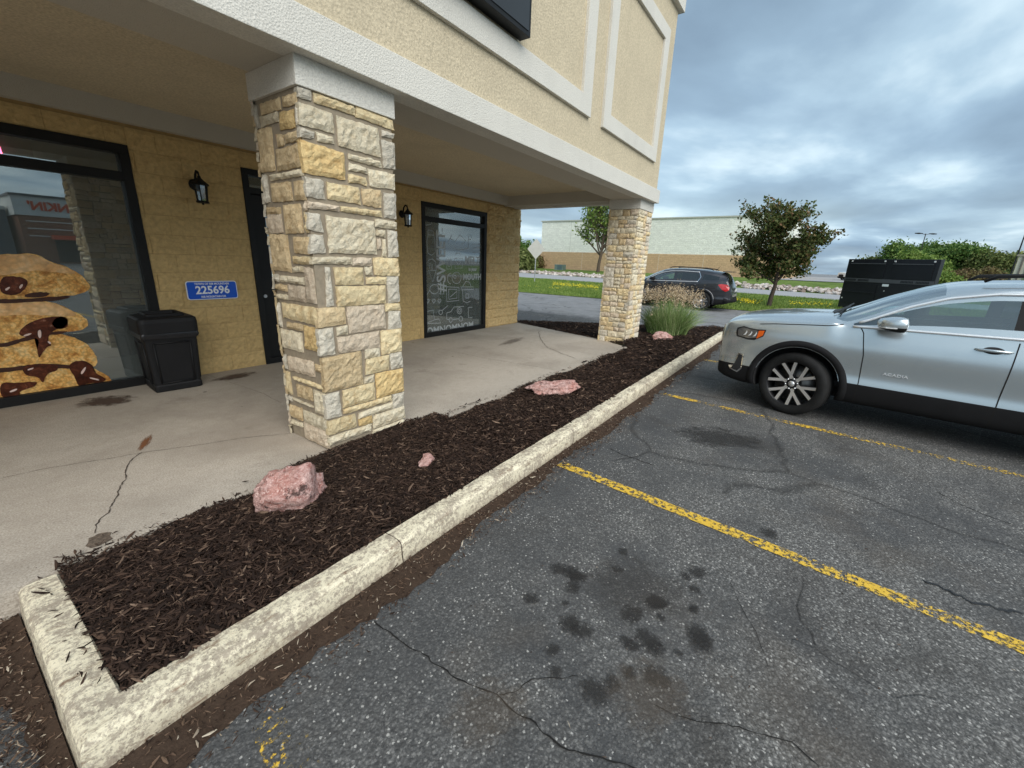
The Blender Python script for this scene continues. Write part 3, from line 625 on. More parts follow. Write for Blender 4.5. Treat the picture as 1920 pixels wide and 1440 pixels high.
def column(x0, x1, y0, y1, sd, custom_front=None, custom_left=None, dull=False):
    mb = MB(); mb.box((x0+.010, y0+.010, .0), (x1-.010, y1-.010, 2.60)); c = part('stone_column', mb, 'st_mortar', store)
    faces = {'front': ((x0+.018, y0+.018, 0), (0, -1, 0), (1, 0, 0), x1-x0-.036), 'left': ((x0+.018, y1-.018, 0), (-1, 0, 0), (0, -1, 0), y1-y0-.036), 'right': ((x1-.018, y0+.018, 0), (1, 0, 0), (0, 1, 0), y1-y0-.036), 'back': ((x1-.018, y1-.018, 0), (0, 1, 0), (-1, 0, 0), x1-x0-.036)}
    for k, (nm, (o, n, t, w)) in enumerate(faces.items()):
        lst = custom_front if nm == 'front' else custom_left if nm == 'left' else None
        if lst:
            for q, (a, b, c0, c1, mt) in enumerate(lst): add_stone(c, (o, n, t), a, b, c0, c1, mt, sd*100+k*997+q, .028)
        else:
            for q, (a, b, c0, c1) in enumerate(fill_random(w, .10, 2.588, sd*10+k)): add_stone(c, (o, n, t), (-.026 if a < .01 and nm == 'back' or a < .01 and nm == 'front' else a), (b+.026 if b > w-.01 and nm in ('front', 'back') else b), c0, c1, ('st_g' if (a < .01 or b > w-.01) and q % 4 == 0 else MATS[(q*7+sd+k) % 10]), sd*100+k*997+q, .028)
    mb = MB(); mb.box((x0-.012, y0-.012, 2.588), (x1+.012, y1+.012, 2.752), .004); part('column_cap', mb, 'stucco_white', c); return c
C3 = lambda x, y: (440+x/3.6, 60+y/3.6); C4 = lambda x, y: (460+x/3.2735, 440+y/3.2735); C5 = lambda x, y: (460+x/3.6, 60+y/3.6)
FRONT = [(C3, 445, 352, 525, 475, 'g'), (C3, 530, 385, 818, 570, 'y'), (C3, 820, 492, 1055, 655, 'y'), (C3, 450, 475, 680, 687, 'p'), (C3, 685, 552, 992, 845, 'p'), (C3, 995, 652, 1068, 722, 'g'), (C3, 995, 722, 1068, 930, 'g'), (C3, 455, 642, 550, 732, 'g'), (C3, 552, 668, 682, 765, 'p'), (C3, 480, 735, 765, 1010, 'o'),
  (C3, 768, 812, 995, 915, 'p'), (C3, 772, 880, 903, 965, 'p'), (C3, 772, 955, 905, 1040, 'y'), (C3, 908, 910, 1080, 1070, 'p'), (C3, 503, 972, 625, 1135, 'g'), (C3, 620, 1000, 860, 1168, 'y'), (C3, 862, 1045, 1003, 1190, 't'), (C3, 1005, 1075, 1088, 1268, 'g'), (C3, 475, 1133, 722, 1215, 'k'), (C3, 722, 1168, 1003, 1255, 'y'), (C3, 522, 1212, 602, 1352, 'g'), (C3, 952, 1258, 1088, 1332, 'p'), (C3, 960, 1325, 1027, 1385, 'p'), (C3, 962, 1388, 1027, 1470, 'k'), (C4, 876, -28, 926, 140, 'g'), (C4, 428, 0, 500, 122, 'g'), (C4, 500, -120, 815, 128, 'p'), (C4, 818, 24, 874, 135, 'p'),
  (C4, 392, 128, 665, 190, 'p'), (C4, 665, 135, 787, 190, 'k'), (C4, 790, 142, 935, 255, 'y'), (C4, 488, 193, 552, 442, 'g'), (C4, 550, 200, 737, 312, 'y'), (C4, 738, 193, 792, 250, 'p'), (C4, 742, 256, 877, 308, 'y'), (C4, 557, 315, 873, 430, 'y'), (C4, 876, 258, 942, 418, 'g'), (C4, 445, 450, 628, 562, 't'), (C4, 628, 440, 880, 595, 'k'), (C4, 856, 420, 946, 470, 'y'), (C4, 884, 474, 950, 575, 'g'), (C4, 468, 568, 566, 742, 'g'), (C4, 567, 562, 637, 612, 'p'), (C4, 568, 615, 832, 700, 'k'), (C4, 834, 582, 952, 730, 'y'), (C4, 490, 745, 737, 925, 't'), (C4, 735, 705, 834, 752, 'p'), (C4, 742, 758, 892, 845, 'y'), (C4, 890, 730, 960, 822, 'g'), (C4, 735, 868, 802, 908, 'p'), (C4, 803, 845, 972, 975, 'o'),
  (C4, 522, 972, 602, 1115, 'g'), (C4, 602, 945, 806, 1020, 'y'), (C4, 602, 1058, 906, 1035, 'y'), (C4, 697, 1088, 915, 1068, 'p'), (C4, 908, 985, 972, 1055, 'g'), (C4, 505, 1140, 690, 1190, 'y'), (C4, 605, 1105, 690, 1098, 'p'), (C4, 693, 1138, 785, 1165, 'o'), (C4, 788, 1112, 972, 1150, 'p'), (C4, 508, 1240, 782, 1205, 'p'), (C4, 785, 1180, 972, 1160, 'p')]
LEFT = [(C5, 80, 478, 228, 520, 't'), (C5, 230, 428, 370, 470, 't'), (C5, 28, 490, 80, 645, 'g'), (C5, 82, 565, 210, 608, 'p'), (C5, 211, 540, 322, 640, 'o'), (C5, 322, 500, 380, 635, 'g'), (C5, 45, 658, 190, 940, 't'), (C5, 190, 690, 248, 765, 't'), (C5, 246, 680, 375, 725, 't'), (C5, 190, 785, 365, 910, 't'), (C5, 362, 735, 412, 965, 'g'), (C5, 150, 955, 368, 975, 'p'), (C5, 82, 965, 155, 1155, 'g'), (C5, 157, 1020, 308, 1140, 't'), (C5, 310, 1000, 437, 1130, 't'), (C5, 108, 1180, 228, 1225, 't'), (C5, 130, 1232, 240, 1362, 'k'), (C5, 235, 1165, 380, 1360, 't'), (C5, 380, 1150, 460, 1205, 'k'), (C5, 380, 1208, 470, 1355, 'y'),
  (C4, 120, -10, 272, 230, 't'), (C4, 275, 10, 432, 122, 't'), (C4, 278, 125, 392, 188, 'y'), (C4, 275, 190, 348, 238, 'p'), (C4, 348, 195, 490, 440, 'k'), (C4, 150, 240, 200, 290, 'g'), (C4, 200, 243, 352, 305, 'p'), (C4, 160, 298, 248, 350, 't'), (C4, 246, 305, 365, 420, 'k'), (C4, 170, 355, 252, 405, 'p'), (C4, 215, 413, 440, 560, 'y'), (C4, 178, 410, 218, 568, 'g'), (C4, 240, 530, 345, 592, 't'), (C4, 207, 572, 345, 735, 'p'), (C4, 345, 560, 490, 742, 'o'), (C4, 330, 722, 455, 780, 't'), (C4, 220, 730, 248, 828, 'g'), (C4, 248, 738, 415, 882, 'k'), (C4, 413, 790, 455, 852, 't'), (C4, 452, 780, 515, 968, 'g'), (C4, 230, 832, 278, 985, 'y'), (C4, 278, 862, 455, 955, 'y'), (C4, 300, 915, 408, 1032, 't'), (C4, 405, 950, 528, 1135, 'p'), (C4, 243, 982, 280, 1028, 'g'), (C4, 280, 1000, 408, 1070, 'p'), (C4, 258, 1035, 345, 1148, 't'), (C4, 345, 1075, 520, 1225, 'p'), (C4, 262, 1125, 345, 1195, 'p'), (C4, 345, 1150, 520, 1330, 'k')]
X0, X1, Y0, Y1 = 1.645, 2.375, 2.805, 3.385
def survey(lst, front):
    res = []
    for f, u0, v0, u1, v1, mt in lst:
        if front: a, b = ony(*f(u0, v0), Y0-.01), ony(*f(u1, v1), Y0-.01); p = (a.x-X0-.018, b.x-X0-.018, b.z, a.z)
        else: a, b = onx(*f(u0, v0), X0-.01), onx(*f(u1, v1), X0-.01); p = (Y1-.018-a.y, Y1-.018-b.y, b.z, a.z)
        w = (X1-X0 if front else Y1-Y0)-.036; x0, x1, z0, z1 = p; ee = .026 if front else .0; x0 = -ee if x0 < .05 else x0; x1 = w+ee if x1 > w-.05 else x1
        res.append([x0, x1, max(.08, min(z0, z1)), min(2.588, max(z0, z1)), 'st_'+mt])
    # resolve overlaps by trimming the shallower axis half-half
    for it in range(3):
        for i in range(len(res)):
            for j in range(i):
                A, B = res[i], res[j]; ox = min(A[1], B[1])-max(A[0], B[0]); oz = min(A[3], B[3])-max(A[2], B[2])
                if ox > .0005 and oz > .0005:
                    lo, hi, o = (0, 1, ox) if ox < oz else (2, 3, oz)
                    P, Q = (A, B) if A[lo]+A[hi] < B[lo]+B[hi] else (B, A); m_ = (P[hi]+Q[lo])/2; P[hi] = m_; Q[lo] = m_
    return [tuple(r) for r in res]
column(X0, X1, Y0, Y1, 3, survey(FRONT, True), survey(LEFT, False)); column(7.87, 8.59, 2.805, 3.375, 5)

# windows and door ----------------------------------------------------
def frame_mb(a, b, z0, z1, w=.08, bar=None, y0=5.865, y1=5.985):
    mb = MB(); mb.box((a, y0, z1-w), (b, y1, z1), .003); mb.box((a, y0, z0), (b, y1, z0+w*1.1), .003); mb.box((a, y0+.001, z0+w), (a+w, y1, z1-w), .003); mb.box((b-w, y0+.001, z0+w), (b, y1, z1-w), .003)
    if bar: mb.box((a+w-.01, y0+.004, bar-w*.5), (b-w+.01, y1-.01, bar+w*.5), .003)
    return mb
def window(a, b, zt, lab):
    w = part('window', frame_mb(a, b, .15, zt, .082, 2.288), 'black_metal', store, label=lab)
    mb = MB(); mb.box((a+.07, 5.93, .22), (b-.07, 5.938, 2.26)); part('pane', mb, 'shop_glass', w); mb = MB(); mb.box((a+.07, 5.93, 2.32), (b-.07, 5.938, zt-.07)); part('pane', mb, 'shop_glass', w); return w
window(-1.05, 1.60, 2.582, 'black framed shop window with cookie picture'); window(5.53, 7.37, 2.562, 'black framed shop window with white line drawings')
dr = part('door', frame_mb(2.64, 3.66, .15, 2.572, .07, 2.33), 'black_metal', store, label='black framed glass entrance door')
mb = MB(); mb.box((2.70, 5.925, .16), (2.88, 5.965, 2.29), .003); mb.box((3.48, 5.925, .16), (3.60, 5.965, 2.29), .003); mb.box((2.88, 5.926, .16), (3.48, 5.964, .40)); mb.box((2.88, 5.926, 2.18), (3.48, 5.964, 2.29)); part('leaf_frame', mb, 'black_metal', dr)
mb = MB(); mb.box((2.81, 5.942, .39), (3.49, 5.948, 2.19)); mb.box((2.70, 5.942, 2.36), (3.60, 5.948, 2.51)); part('pane', mb, 'shop_glass', dr)
mb = MB(); mb.tube([(3.42, 5.92, .95), (3.42, 5.87, .95), (3.42, 5.87, 1.25), (3.42, 5.92, 1.25)], .012); part('handle', mb, 'galv', dr); mb = MB(); mb.tube([(2.76, 5.915, 1.05), (2.76, 5.925, 1.05)], .022, 12); part('lock', mb, 'galv', dr)
mb = MB(); mb.box((-9, 8.8, .0), (8.4, 8.9, 2.8)); part('interior_wall', mb, 'interior_grey', store); mb = MB(); mb.box((-9, 6.12, .13), (8.4, 8.8, .16)); part('interior_floor', mb, 'interior_grey', store)
mb = MB(); mb.box((-.6, 7.6, .16), (3.2, 8.2, 1.05), .02); part('counter', mb, 'dark_interior', store); mb = MB(); mb.box((1.92, 6.1, .16), (2.0, 8.8, 2.8)); mb.box((5.2, 6.1, .16), (5.3, 8.8, 2.8)); part('partition_wall', mb, 'interior_grey', store)

# sign box on the facade
t = thing('sign_cabinet', 'black box sign cabinet mounted high on the tan stucco facade', 'sign', (1.2, 2.6, 3.72))
mb = MB(); mb.box((-1.6, 2.60, 3.605), (3.865, 2.72, 5.0), .004); part('box', mb, 'black_metal', t); mb = MB(); mb.box((-1.56, 2.594, 3.645), (3.825, 2.599, 4.96)); part('face', mb, simple('sign_face', (.02, .021, .022), .3, .1, 2), t)
for x in (-.6, 1.2, 3.0):
    mb = MB(); mb.box((x-.05, 2.72, 4.2), (x+.05, 2.739, 4.4)); part('bracket', mb, 'black_metal', t)

# ================================================================== SMALL THINGS ON THE WALL AND WALK
def lantern(x, lab):
    t = thing('wall_lantern', lab, 'lamp', (x, 5.87, 2.1), 0, 'black wall lanterns'); y = 5.72
    mb = MB(); mb.lathe([(0, 0), (.055, 0), (.06, .008), (.05, .02), (.0, .028)], 20); P = MB(); Rm = Matrix.Translation((x, 5.872, 2.30)) @ Matrix.Rotation(math.pi/2, 4, 'X'); P.v = [tuple(Rm @ Vector(v)) for v in mb.v]; P.f = mb.f; part('back_plate', P, 'black_metal', t, smooth=True)
    mb = MB(); mb.tube([(x, 5.86, 2.30), (x, 5.83, 2.33), (x, 5.81, 2.40), (x, 5.77, 2.435), (x, 5.735, 2.42), (x, 5.72, 2.385)], [.014, .013, .012, .012, .011, .010], 10); part('arm', mb, 'black_metal', t, smooth=True)
    mb = MB(); mb.lathe([(0, 2.385), (.016, 2.38), (.02, 2.36), (.045, 2.335), (.085, 2.305), (.09, 2.292), (.075, 2.285), (0, 2.285)], 6, c=(x, y, 0)); part('roof', mb, 'black_metal', t)
    mb = MB()
    for k in range(6):
        a = k*math.pi/3; mb.tube([(x+.062*math.cos(a), y+.062*math.sin(a), 2.285), (x+.050*math.cos(a), y+.050*math.sin(a), 2.125)], .006, 6)
    mb.lathe([(0, 2.105), (.062, 2.105), (.068, 2.115), (.06, 2.127), (0, 2.13)], 6, c=(x, y, 0)); mb.lathe([(0, 2.085), (.012, 2.09), (.012, 2.106), (0, 2.106)], 8, c=(x, y, 0)); part('cage', mb, 'black_metal', t)
    mb = MB(); mb.lathe([(.054, 2.284), (.044, 2.128)], 6, c=(x, y, 0)); part('glass', mb, 'lamp_glass', t)
    mb = MB(); mb.lathe([(0, 2.13), (.014, 2.13), (.014, 2.20), (.022, 2.225), (.018, 2.25), (0, 2.26)], 10, c=(x, y, 0)); part('bulb', mb, 'white_led', t, smooth=True)
lantern(2.13, 'black wall lantern above the blue number sign'); lantern(5.08, 'black wall lantern beside the window with white drawings')

M['sign_blue'] = simple('sign_blue', srgb(14, 84, 196), .35, .04, 3); M['sign_white'] = simple('sign_white', srgb(232, 236, 238), .4, .03, 3)
t = thing('address_sign', 'blue number sign reading 225696 on the tan block wall', 'sign', (2.135, 5.86, 1.04))
def rrect(cx, cz, w, h, r, y0, y1):
    pts = []
    for sx, sz, a0 in ((1, 1, 0), (-1, 1, 90), (-1, -1, 180), (1, -1, 270)):
        for k in range(6): a = math.radians(a0+k*18); pts.append((cx+sx*(w/2-r)+r*math.cos(a), cz+sz*(h/2-r)+r*math.sin(a)))
    mb = MB(); mb.prism(pts, -y1, -y0, Matrix.Rotation(math.pi/2, 4, 'X')); return mb
part('plate', rrect(2.135, 1.152, .53, .212, .03, 5.846, 5.852), 'sign_white', t, fix=True); part('plate_face', rrect(2.135, 1.152, .512, .194, .024, 5.842, 5.845), 'sign_blue', t, fix=True)
def wallM(x, y, z): return Matrix.Translation((x, y, z)) @ Matrix.Rotation(math.pi/2, 4, 'X')
text_part('lettering', '225696', .125, 'sign_white', t, wallM(2.135, 5.8405, 1.152), .0008, bold=.003, sx=.95)
text_part('lettering', 'TOWN OF RIB MOUNTAIN', .033, 'sign_white', t, wallM(2.135, 5.8405, 1.226), .0008, bold=.0006, sx=.9); text_part('lettering', 'RIB MOUNTAIN DR', .033, 'sign_white', t, wallM(2.135, 5.8405, 1.078), .0008, bold=.0006, sx=.9)

# litter bin: tapered square body, hooded lid, bag lip
bx, by = 1.53, 5.60
t = thing('trash_can', 'black square plastic trash can standing under the shop window corner', 'trash can', (bx, by, .15), math.radians(-4)); t.scale = (1, 1, 1.04)
def frust(levels, rad=.03, n=5):
    P = []
    for hw, z in levels:
        ring = []
        for sx, sy, a0 in ((1, 1, 0), (-1, 1, 90), (-1, -1, 180), (1, -1, 270)):
            for k in range(n): a = math.radians(a0+k*90/(n-1)); r = min(rad, hw); ring.append((sx*(hw-r)+r*math.cos(a), sy*(hw-r)+r*math.sin(a), z))
        P.append(ring+[ring[0]])
    return P
mb = MB(); mb.grid(frust([(.0, .0), (.200, .0), (.208, .01), (.210, .06), (.203, .075), (.225, .52), (.232, .56), (.235, .58), (.0, .58)])); bd = part('body', mb, 'black_plastic', t, world=False, smooth=False, fix=True)
for sx, sy in ((0, -1), (-1, 0), (1, 0), (0, 1)):
    mb = MB()
    for u in (-.155, .155): mb.tube([(u*.93, -.2095, .09), (u, -.228, .50)], .010, 6)
    mb.tube([(-.155, -.2285, .50), (.155, -.2285, .50)], .009, 6); mb.tube([(-.144, -.2095, .09), (.144, -.2095, .09)], .009, 6)
    a = math.atan2(sx, -sy); o = part('panel_moulding', mb, 'black_plastic', t, world=False, smooth=True); o.rotation_euler = (0, 0, a)
mb = MB(); P = frust([(.237, .545), (.243, .555), (.246, .575), (.243, .60), (.238, .61)]); P = [[(x+rng.normal(0, .0035), y+rng.normal(0, .0035), z+rng.normal(0, .006)) for x, y, z in r[:-1]] for r in P]; P = [r+[r[0]] for r in P]; mb.grid(P); part('bag_lip', mb, simple('bin_liner', (.02, .02, .022), .3, .2, 30, .4, 60), t, world=False, smooth=True)
mb = MB(); mb.grid(frust([(.232, .59), (.250, .60), (.252, .70), (.246, .735), (.225, .75), (.17, .755), (.16, .752), (.15, .71), (.0, .70)], .05)); part('lid', mb, 'black_plastic', t, world=False, fix=True)
mb = MB(); mb.grid(frust([(.165, .752), (.165, .775), (.155, .782), (.135, .780), (.13, .72)], .03)); part('lid_collar', mb, 'black_plastic', t, world=False, fix=True)

# neon OPEN sign behind the transom pane
t = thing('neon_open_sign', 'red neon letter tubes glowing behind the transom pane', 'neon sign', (.5, 6.0, 2.3))
m = NM('neon_red'); m.set(color=(.9, .1, .2), ecol=(1, .10, .22), estr=9.0); M['neon'] = m.m
nx0 = .748; LET = {'N': [(0, 0), (0, 1), (.6, 0), (.6, 1)], 'E': [(.6, 1), (0, 1), (0, .5), (.5, .5), (0, .5), (0, 0), (.6, 0)], 'P': [(0, 0), (0, 1), (.5, 1), (.6, .85), (.6, .65), (.5, .5), (0, .5)], 'O': [(.1, 0), (0, .2), (0, .8), (.1, 1), (.5, 1), (.6, .8), (.6, .2), (.5, 0), (.1, 0)]}
for k, ch in enumerate('OPEN'):
    mb = MB(); mb.tube([(nx0+(k-3)*.20+x*.19, 6.0, 2.35+z*.13) for x, z in LET[ch]], .009, 6); part('letter_tube', mb, 'neon', t)
mb = MB(); mb.box((nx0-.75, 6.02, 2.31), (nx0+.2, 6.03, 2.52)); part('backing', mb, 'dark_interior', t)

# cookie picture stuck on the window: flat print, layered
def print_mat(name, cols, scale, rough=.4, dark=None):
    m = NM(name); p = m.pos(); a = m.noise(p, scale, 8, .72, .8); b = m.noise(p, scale*3.3, 6, .7); c = m.ramp(a, cols)
    v = m.vor(p, scale*4.2); c = m.mix(m.math('MULTIPLY', m.ramp(v, [(.35, 0.), (.7, 1.)]), .35), c, dark or (.10, .04, .012)); c = m.mix(m.math('MULTIPLY', m.ramp(b, [(.54, 0.), (.70, 1.)]), .5), c, dark or (.12, .05, .02)); m.set(color=c, rough=rough, spec=.3); return m.m
M['cookie'] = print_mat('cookie_print', [(.28, srgb(140, 84, 36)), (.40, srgb(206, 142, 70)), (.52, srgb(240, 188, 108)), (.70, srgb(252, 224, 164))], 10)
M['cookie_top'] = print_mat('cookie_top_print', [(.30, srgb(204, 146, 86)), (.5, srgb(236, 188, 128)), (.7, srgb(250, 218, 170))], 5, dark=(.35, .2, .1))
M['choc'] = print_mat('chocolate_print', [(.32, srgb(40, 16, 8)), (.5, srgb(84, 40, 24)), (.62, srgb(116, 62, 40)), (.72, srgb(206, 168, 150))], 9, .3, (.03, .01, .005))
deco = thing('cookie_decal', 'window decal picturing a stack of chocolate chip cookies', 'decal', (.2, 5.92, .25))
K = lambda x, y: (x/3.43, 360+y/3.43)
def decal(name, pts, mat, y, jag=.0022):
    q = [ony(*K(a, b), y) for a, b in pts]; out = []
    for _ in range(2): q = [p for a, b in zip(q, q[1:]+q[:1]) for p in (a.lerp(b, .25), a.lerp(b, .75))]
    for a, b in zip(q, q[1:]+q[:1]):
        n = max(1, int((b-a).length/.02)); out += [a.lerp(b, i/n)+Vector((rng.normal(0, jag), 0, rng.normal(0, jag))) for i in range(n)]
    bm = bmesh.new(); f = bm.faces.new([bm.verts.new((p.x, y, p.z)) for p in out]); bmesh.ops.triangulate(bm, faces=[f]); mb = MB(); mb.addbm(bm); part(name, mb, mat, deco, fix=True)
XLc = -1500
decal('cookie', [(XLc, 1420), (XLc, 1010), (0, 1090), (400, 1075), (560, 1115), (690, 1175), (722, 1215), (700, 1240), (480, 1262), (200, 1310), (0, 1345)], 'cookie', 5.9275)
decal('cookie', [(XLc, 1100), (XLc, 980), (0, 995), (100, 955), (330, 905), (470, 930), (560, 975), (610, 1040), (632, 1090), (600, 1135), (430, 1120), (250, 1110), (0, 1150)], 'cookie', 5.9260)
decal('cookie', [(XLc, 960), (XLc, 640), (0, 700), (320, 698), (420, 742), (545, 800), (577, 845), (545, 885), (430, 902), (330, 910), (100, 960), (0, 1000)], 'cookie', 5.9245)
decal('cookie', [(XLc, 700), (XLc, 330), (0, 402), (120, 398), (230, 396), (330, 452), (420, 475), (520, 530), (575, 588), (582, 622), (525, 655), (330, 682), (0, 706)], 'cookie', 5.9230)
decal('cookie_top', [(XLc, 470), (XLc, 335), (0, 404), (120, 400), (228, 400), (330, 458), (420, 480), (510, 530), (380, 520), (250, 500), (120, 520), (0, 540)], 'cookie_top', 5.9215)
decal('cookie_top', [(XLc, 760), (XLc, 690), (0, 706), (320, 702), (420, 745), (520, 795), (380, 800), (250, 790), (100, 790), (0, 800)], 'cookie_top', 5.9205)
for pts in ([(0, 545), (100, 540), (180, 560), (170, 620), (110, 665), (0, 660)], [(110, 900), (200, 830), (330, 800), (440, 800), (430, 870), (330, 890), (300, 960), (340, 985), (290, 1000), (250, 1080), (235, 1010), (260, 940), (150, 935)], [(140, 1130), (230, 1100), (380, 1110), (370, 1150), (290, 1170), (280, 1240), (250, 1190), (160, 1180)], [(430, 1110), (520, 1075), (600, 1110), (600, 1160), (690, 1200), (660, 1225), (560, 1230), (510, 1260), (480, 1190)], [(0, 1220), (100, 1230), (240, 1215), (230, 1250), (120, 1280), (130, 1320), (0, 1335)], [(330, 830), (400, 790), (440, 830), (430, 880), (350, 880)], [(XLc/2, 560), (-40, 545), (-60, 660), (XLc/2, 640)]):
    decal('chocolate', pts, 'choc', 5.9185, .0015)
M['gap'] = simple('cookie_shadow_print', srgb(62, 32, 16), .5, .4, 20); M['glint'] = simple('chocolate_glint_print', srgb(226, 200, 188), .4, .1, 20)
for pts in ([(XLc, 690), (0, 692), (200, 684), (330, 676), (470, 664), (420, 690), (330, 702), (100, 712), (0, 718), (XLc, 720)], [(XLc, 975), (0, 985), (110, 945), (330, 898), (450, 892), (400, 912), (330, 918), (120, 970), (0, 1010), (XLc, 1010)], [(XLc, 1140), (0, 1142), (250, 1100), (430, 1112), (610, 1128), (560, 1142), (400, 1130), (150, 1140), (0, 1170), (XLc, 1180)], [(330, 835), (390, 795), (440, 820), (432, 868), (360, 872)], [(150, 660), (250, 640), (330, 650), (300, 672), (170, 682)]):
    decal('shadow', pts, 'gap', 5.9195, .002)
for pts in ([(30, 625), (60, 608), (66, 616), (40, 638)], [(120, 612), (140, 590), (150, 598), (132, 626)], [(238, 900), (262, 880), (268, 930), (252, 945)], [(150, 920), (200, 905), (204, 914), (156, 932)], [(515, 1165), (548, 1122), (556, 1130), (530, 1175)], [(575, 1190), (640, 1205), (636, 1214), (578, 1200)], [(175, 1140), (215, 1128), (218, 1136), (180, 1150)], [(60, 1280), (110, 1262), (112, 1272), (66, 1292)], [(310, 955), (330, 972), (322, 980), (306, 965)]):
    decal('glint', pts, 'glint', 5.9178, .0006)

# white line drawings and words on the far window
art = thing('line_art_decal', 'white line drawings and words printed on the far shop window', 'decal', (6.45, 5.92, .25))
m = NM('frosted_white'); m.set(color=(.62, .66, .66), rough=.6, alpha=.45); M['frost'] = m.m
Q = lambda x, y: (720+x/4.5, 340+y/4.5)
def line(pts, w=.016, y=5.9275, close=False):
    q = [ony(*Q(a, b), y) for a, b in pts]; q = q+[q[0]] if close else q; mb = MB(); n = len(q); G = []
    for i, p in enumerate(q):
        d = (q[min(i+1, n-1)]-q[max(i-1, 0)]); d = Vector((d.x, 0, d.z)).normalized(); s = Vector((-d.z, 0, d.x))*w/2; G.append([(p.x-s.x, y, p.z-s.z), (p.x+s.x, y, p.z+s.z)])
    mb.grid(G); part('drawn_line', mb, 'frost', art)
def circ(cx, cy, rx, ry, n=16, a0=0, a1=360): return [(cx+rx*math.cos(math.radians(a0+(a1-a0)*k/n)), cy+ry*math.sin(math.radians(a0+(a1-a0)*k/n))) for k in range(n+1)]
for pts in ([(370, 410), (415, 420), (418, 445), (428, 490), (432, 600), (400, 625), (370, 605), (362, 500), (372, 450), (370, 410)], [(372, 450), (418, 455)], [(365, 690), (380, 660), (410, 655), (435, 680), (440, 750), (412, 850), (375, 750), (440, 750)], [(385, 740), (388, 690)], [(405, 745), (405, 695)], circ(425, 910, 38, 40), [(388, 915), (360, 960)], [(470, 950), (505, 950), (500, 880), (470, 950)],
            [(528, 890), (632, 895), (632, 1005), (530, 1015), (528, 890)], [(545, 910), (615, 912), (615, 985), (548, 995), (545, 910)], [(560, 975), (612, 930)], [(655, 890), (755, 890), (755, 912), (655, 915), (655, 890)], [(665, 885), (690, 845), (720, 850), (735, 885)], [(662, 918), (668, 1010), (700, 1025), (730, 1010)], [(690, 950), (715, 950), (715, 985), (690, 985), (690, 950)],
            [(530, 1165), (530, 1110), (565, 1100), (590, 1060), (675, 1055)], circ(637, 1092, 20, 26), circ(637, 1092, 9, 12), circ(563, 1170, 13, 20), circ(648, 1160, 15, 20), [(580, 1165), (630, 1160)], [(530, 1165), (548, 1168)], circ(478, 1105, 16, 18), [(490, 1090), (540, 1048)], [(360, 1100), (415, 1085), (425, 1170), (360, 1195)], [(425, 1170), (460, 1160), (480, 1195), (365, 1200)], [(600, 650), (660, 650), (660, 730), (600, 735), (600, 650)], circ(625, 625, 25, 22, 12, 180, 360), [(630, 705), (612, 680), (622, 665), (632, 678), (642, 668), (648, 682), (630, 705)], [(530, 655), (570, 655), (570, 740), (530, 740), (530, 655)], circ(550, 690, 12, 30), circ(612, 815, 38, 48), circ(565, 820, 30, 45, 14, 90, 270), circ(598, 805, 10, 14), [(590, 560), (640, 580), (710, 565), (712, 520)], [(540, 520), (575, 450)], [(560, 480), (590, 500)], [(600, 510), (640, 450), (690, 500), (660, 530)], [(710, 560), (715, 450), (740, 460), (735, 490), (715, 490)], [(750, 530), (815, 530)], [(750, 565), (815, 560)], [(750, 600), (815, 595)], [(712, 1065), (745, 1062)], [(712, 1065), (712, 1150), (745, 1150)], [(340, 370), (395, 365), (405, 340)], [(455, 420), (490, 470), (492, 390)]):
    line(pts)
for cx in (368, 420, 468): line([(cx, 1030), (cx-14, 1005), (cx-6, 992), (cx, 1002), (cx+7, 992), (cx+14, 1004), (cx, 1030)], .02)
def atext(txt, px, size, rot=0, sx=1.): p = ony(*Q(*px), 5.926); text_part('lettering', txt, size, 'frost', art, Matrix.Translation((p.x, 5.926, p.z)) @ Matrix.Rotation(math.pi/2, 4, 'X') @ Matrix.Rotation(math.radians(rot), 4, 'Z'), .0004, bold=.006, sx=sx)
atext('#SWEET', (485, 680), .34, 90, .9); atext('MELT', (748, 668), .20, 0, 1.0); atext('in your', (748, 742), .09); atext('MOUTH', (745, 808), .17, 0, .95); atext('NOMNOMNOM', (545, 1243), .19, 0, 1.15)

# red quartzite rocks in the bed
def rock_mat():
    m = NM('red_rock'); p = m.obj(); a = m.noise(p, 30, 6, .7, .4); b = m.noise(p, 7, 4, .6); f = m.noise(p, 120, 3)
    c = m.mix(m.ramp(a, [(.36, 0.), (.62, 1.)]), srgb(146, 100, 92), srgb(216, 182, 174)); c = m.mix(m.math('MULTIPLY', m.ramp(b, [(.42, 0.), (.68, 1.)]), .6), c, srgb(184, 112, 96))
    c = m.mix(m.ramp(f, [(.56, 0.), (.66, .8)]), c, srgb(232, 206, 196)); lich = m.ramp(m.noise(p, 9, 6, .75), [(.56, 0.), (.62, 1.)]); c = m.mix(m.math('MULTIPLY', lich, .85), c, srgb(44, 34, 30)); m.set(color=c, rough=.85, spec=.25); m.bump(m.math('ADD', a, m.math('MULTIPLY', f, .4)), 1.0, .02); return m.m
M['rock'] = rock_mat()
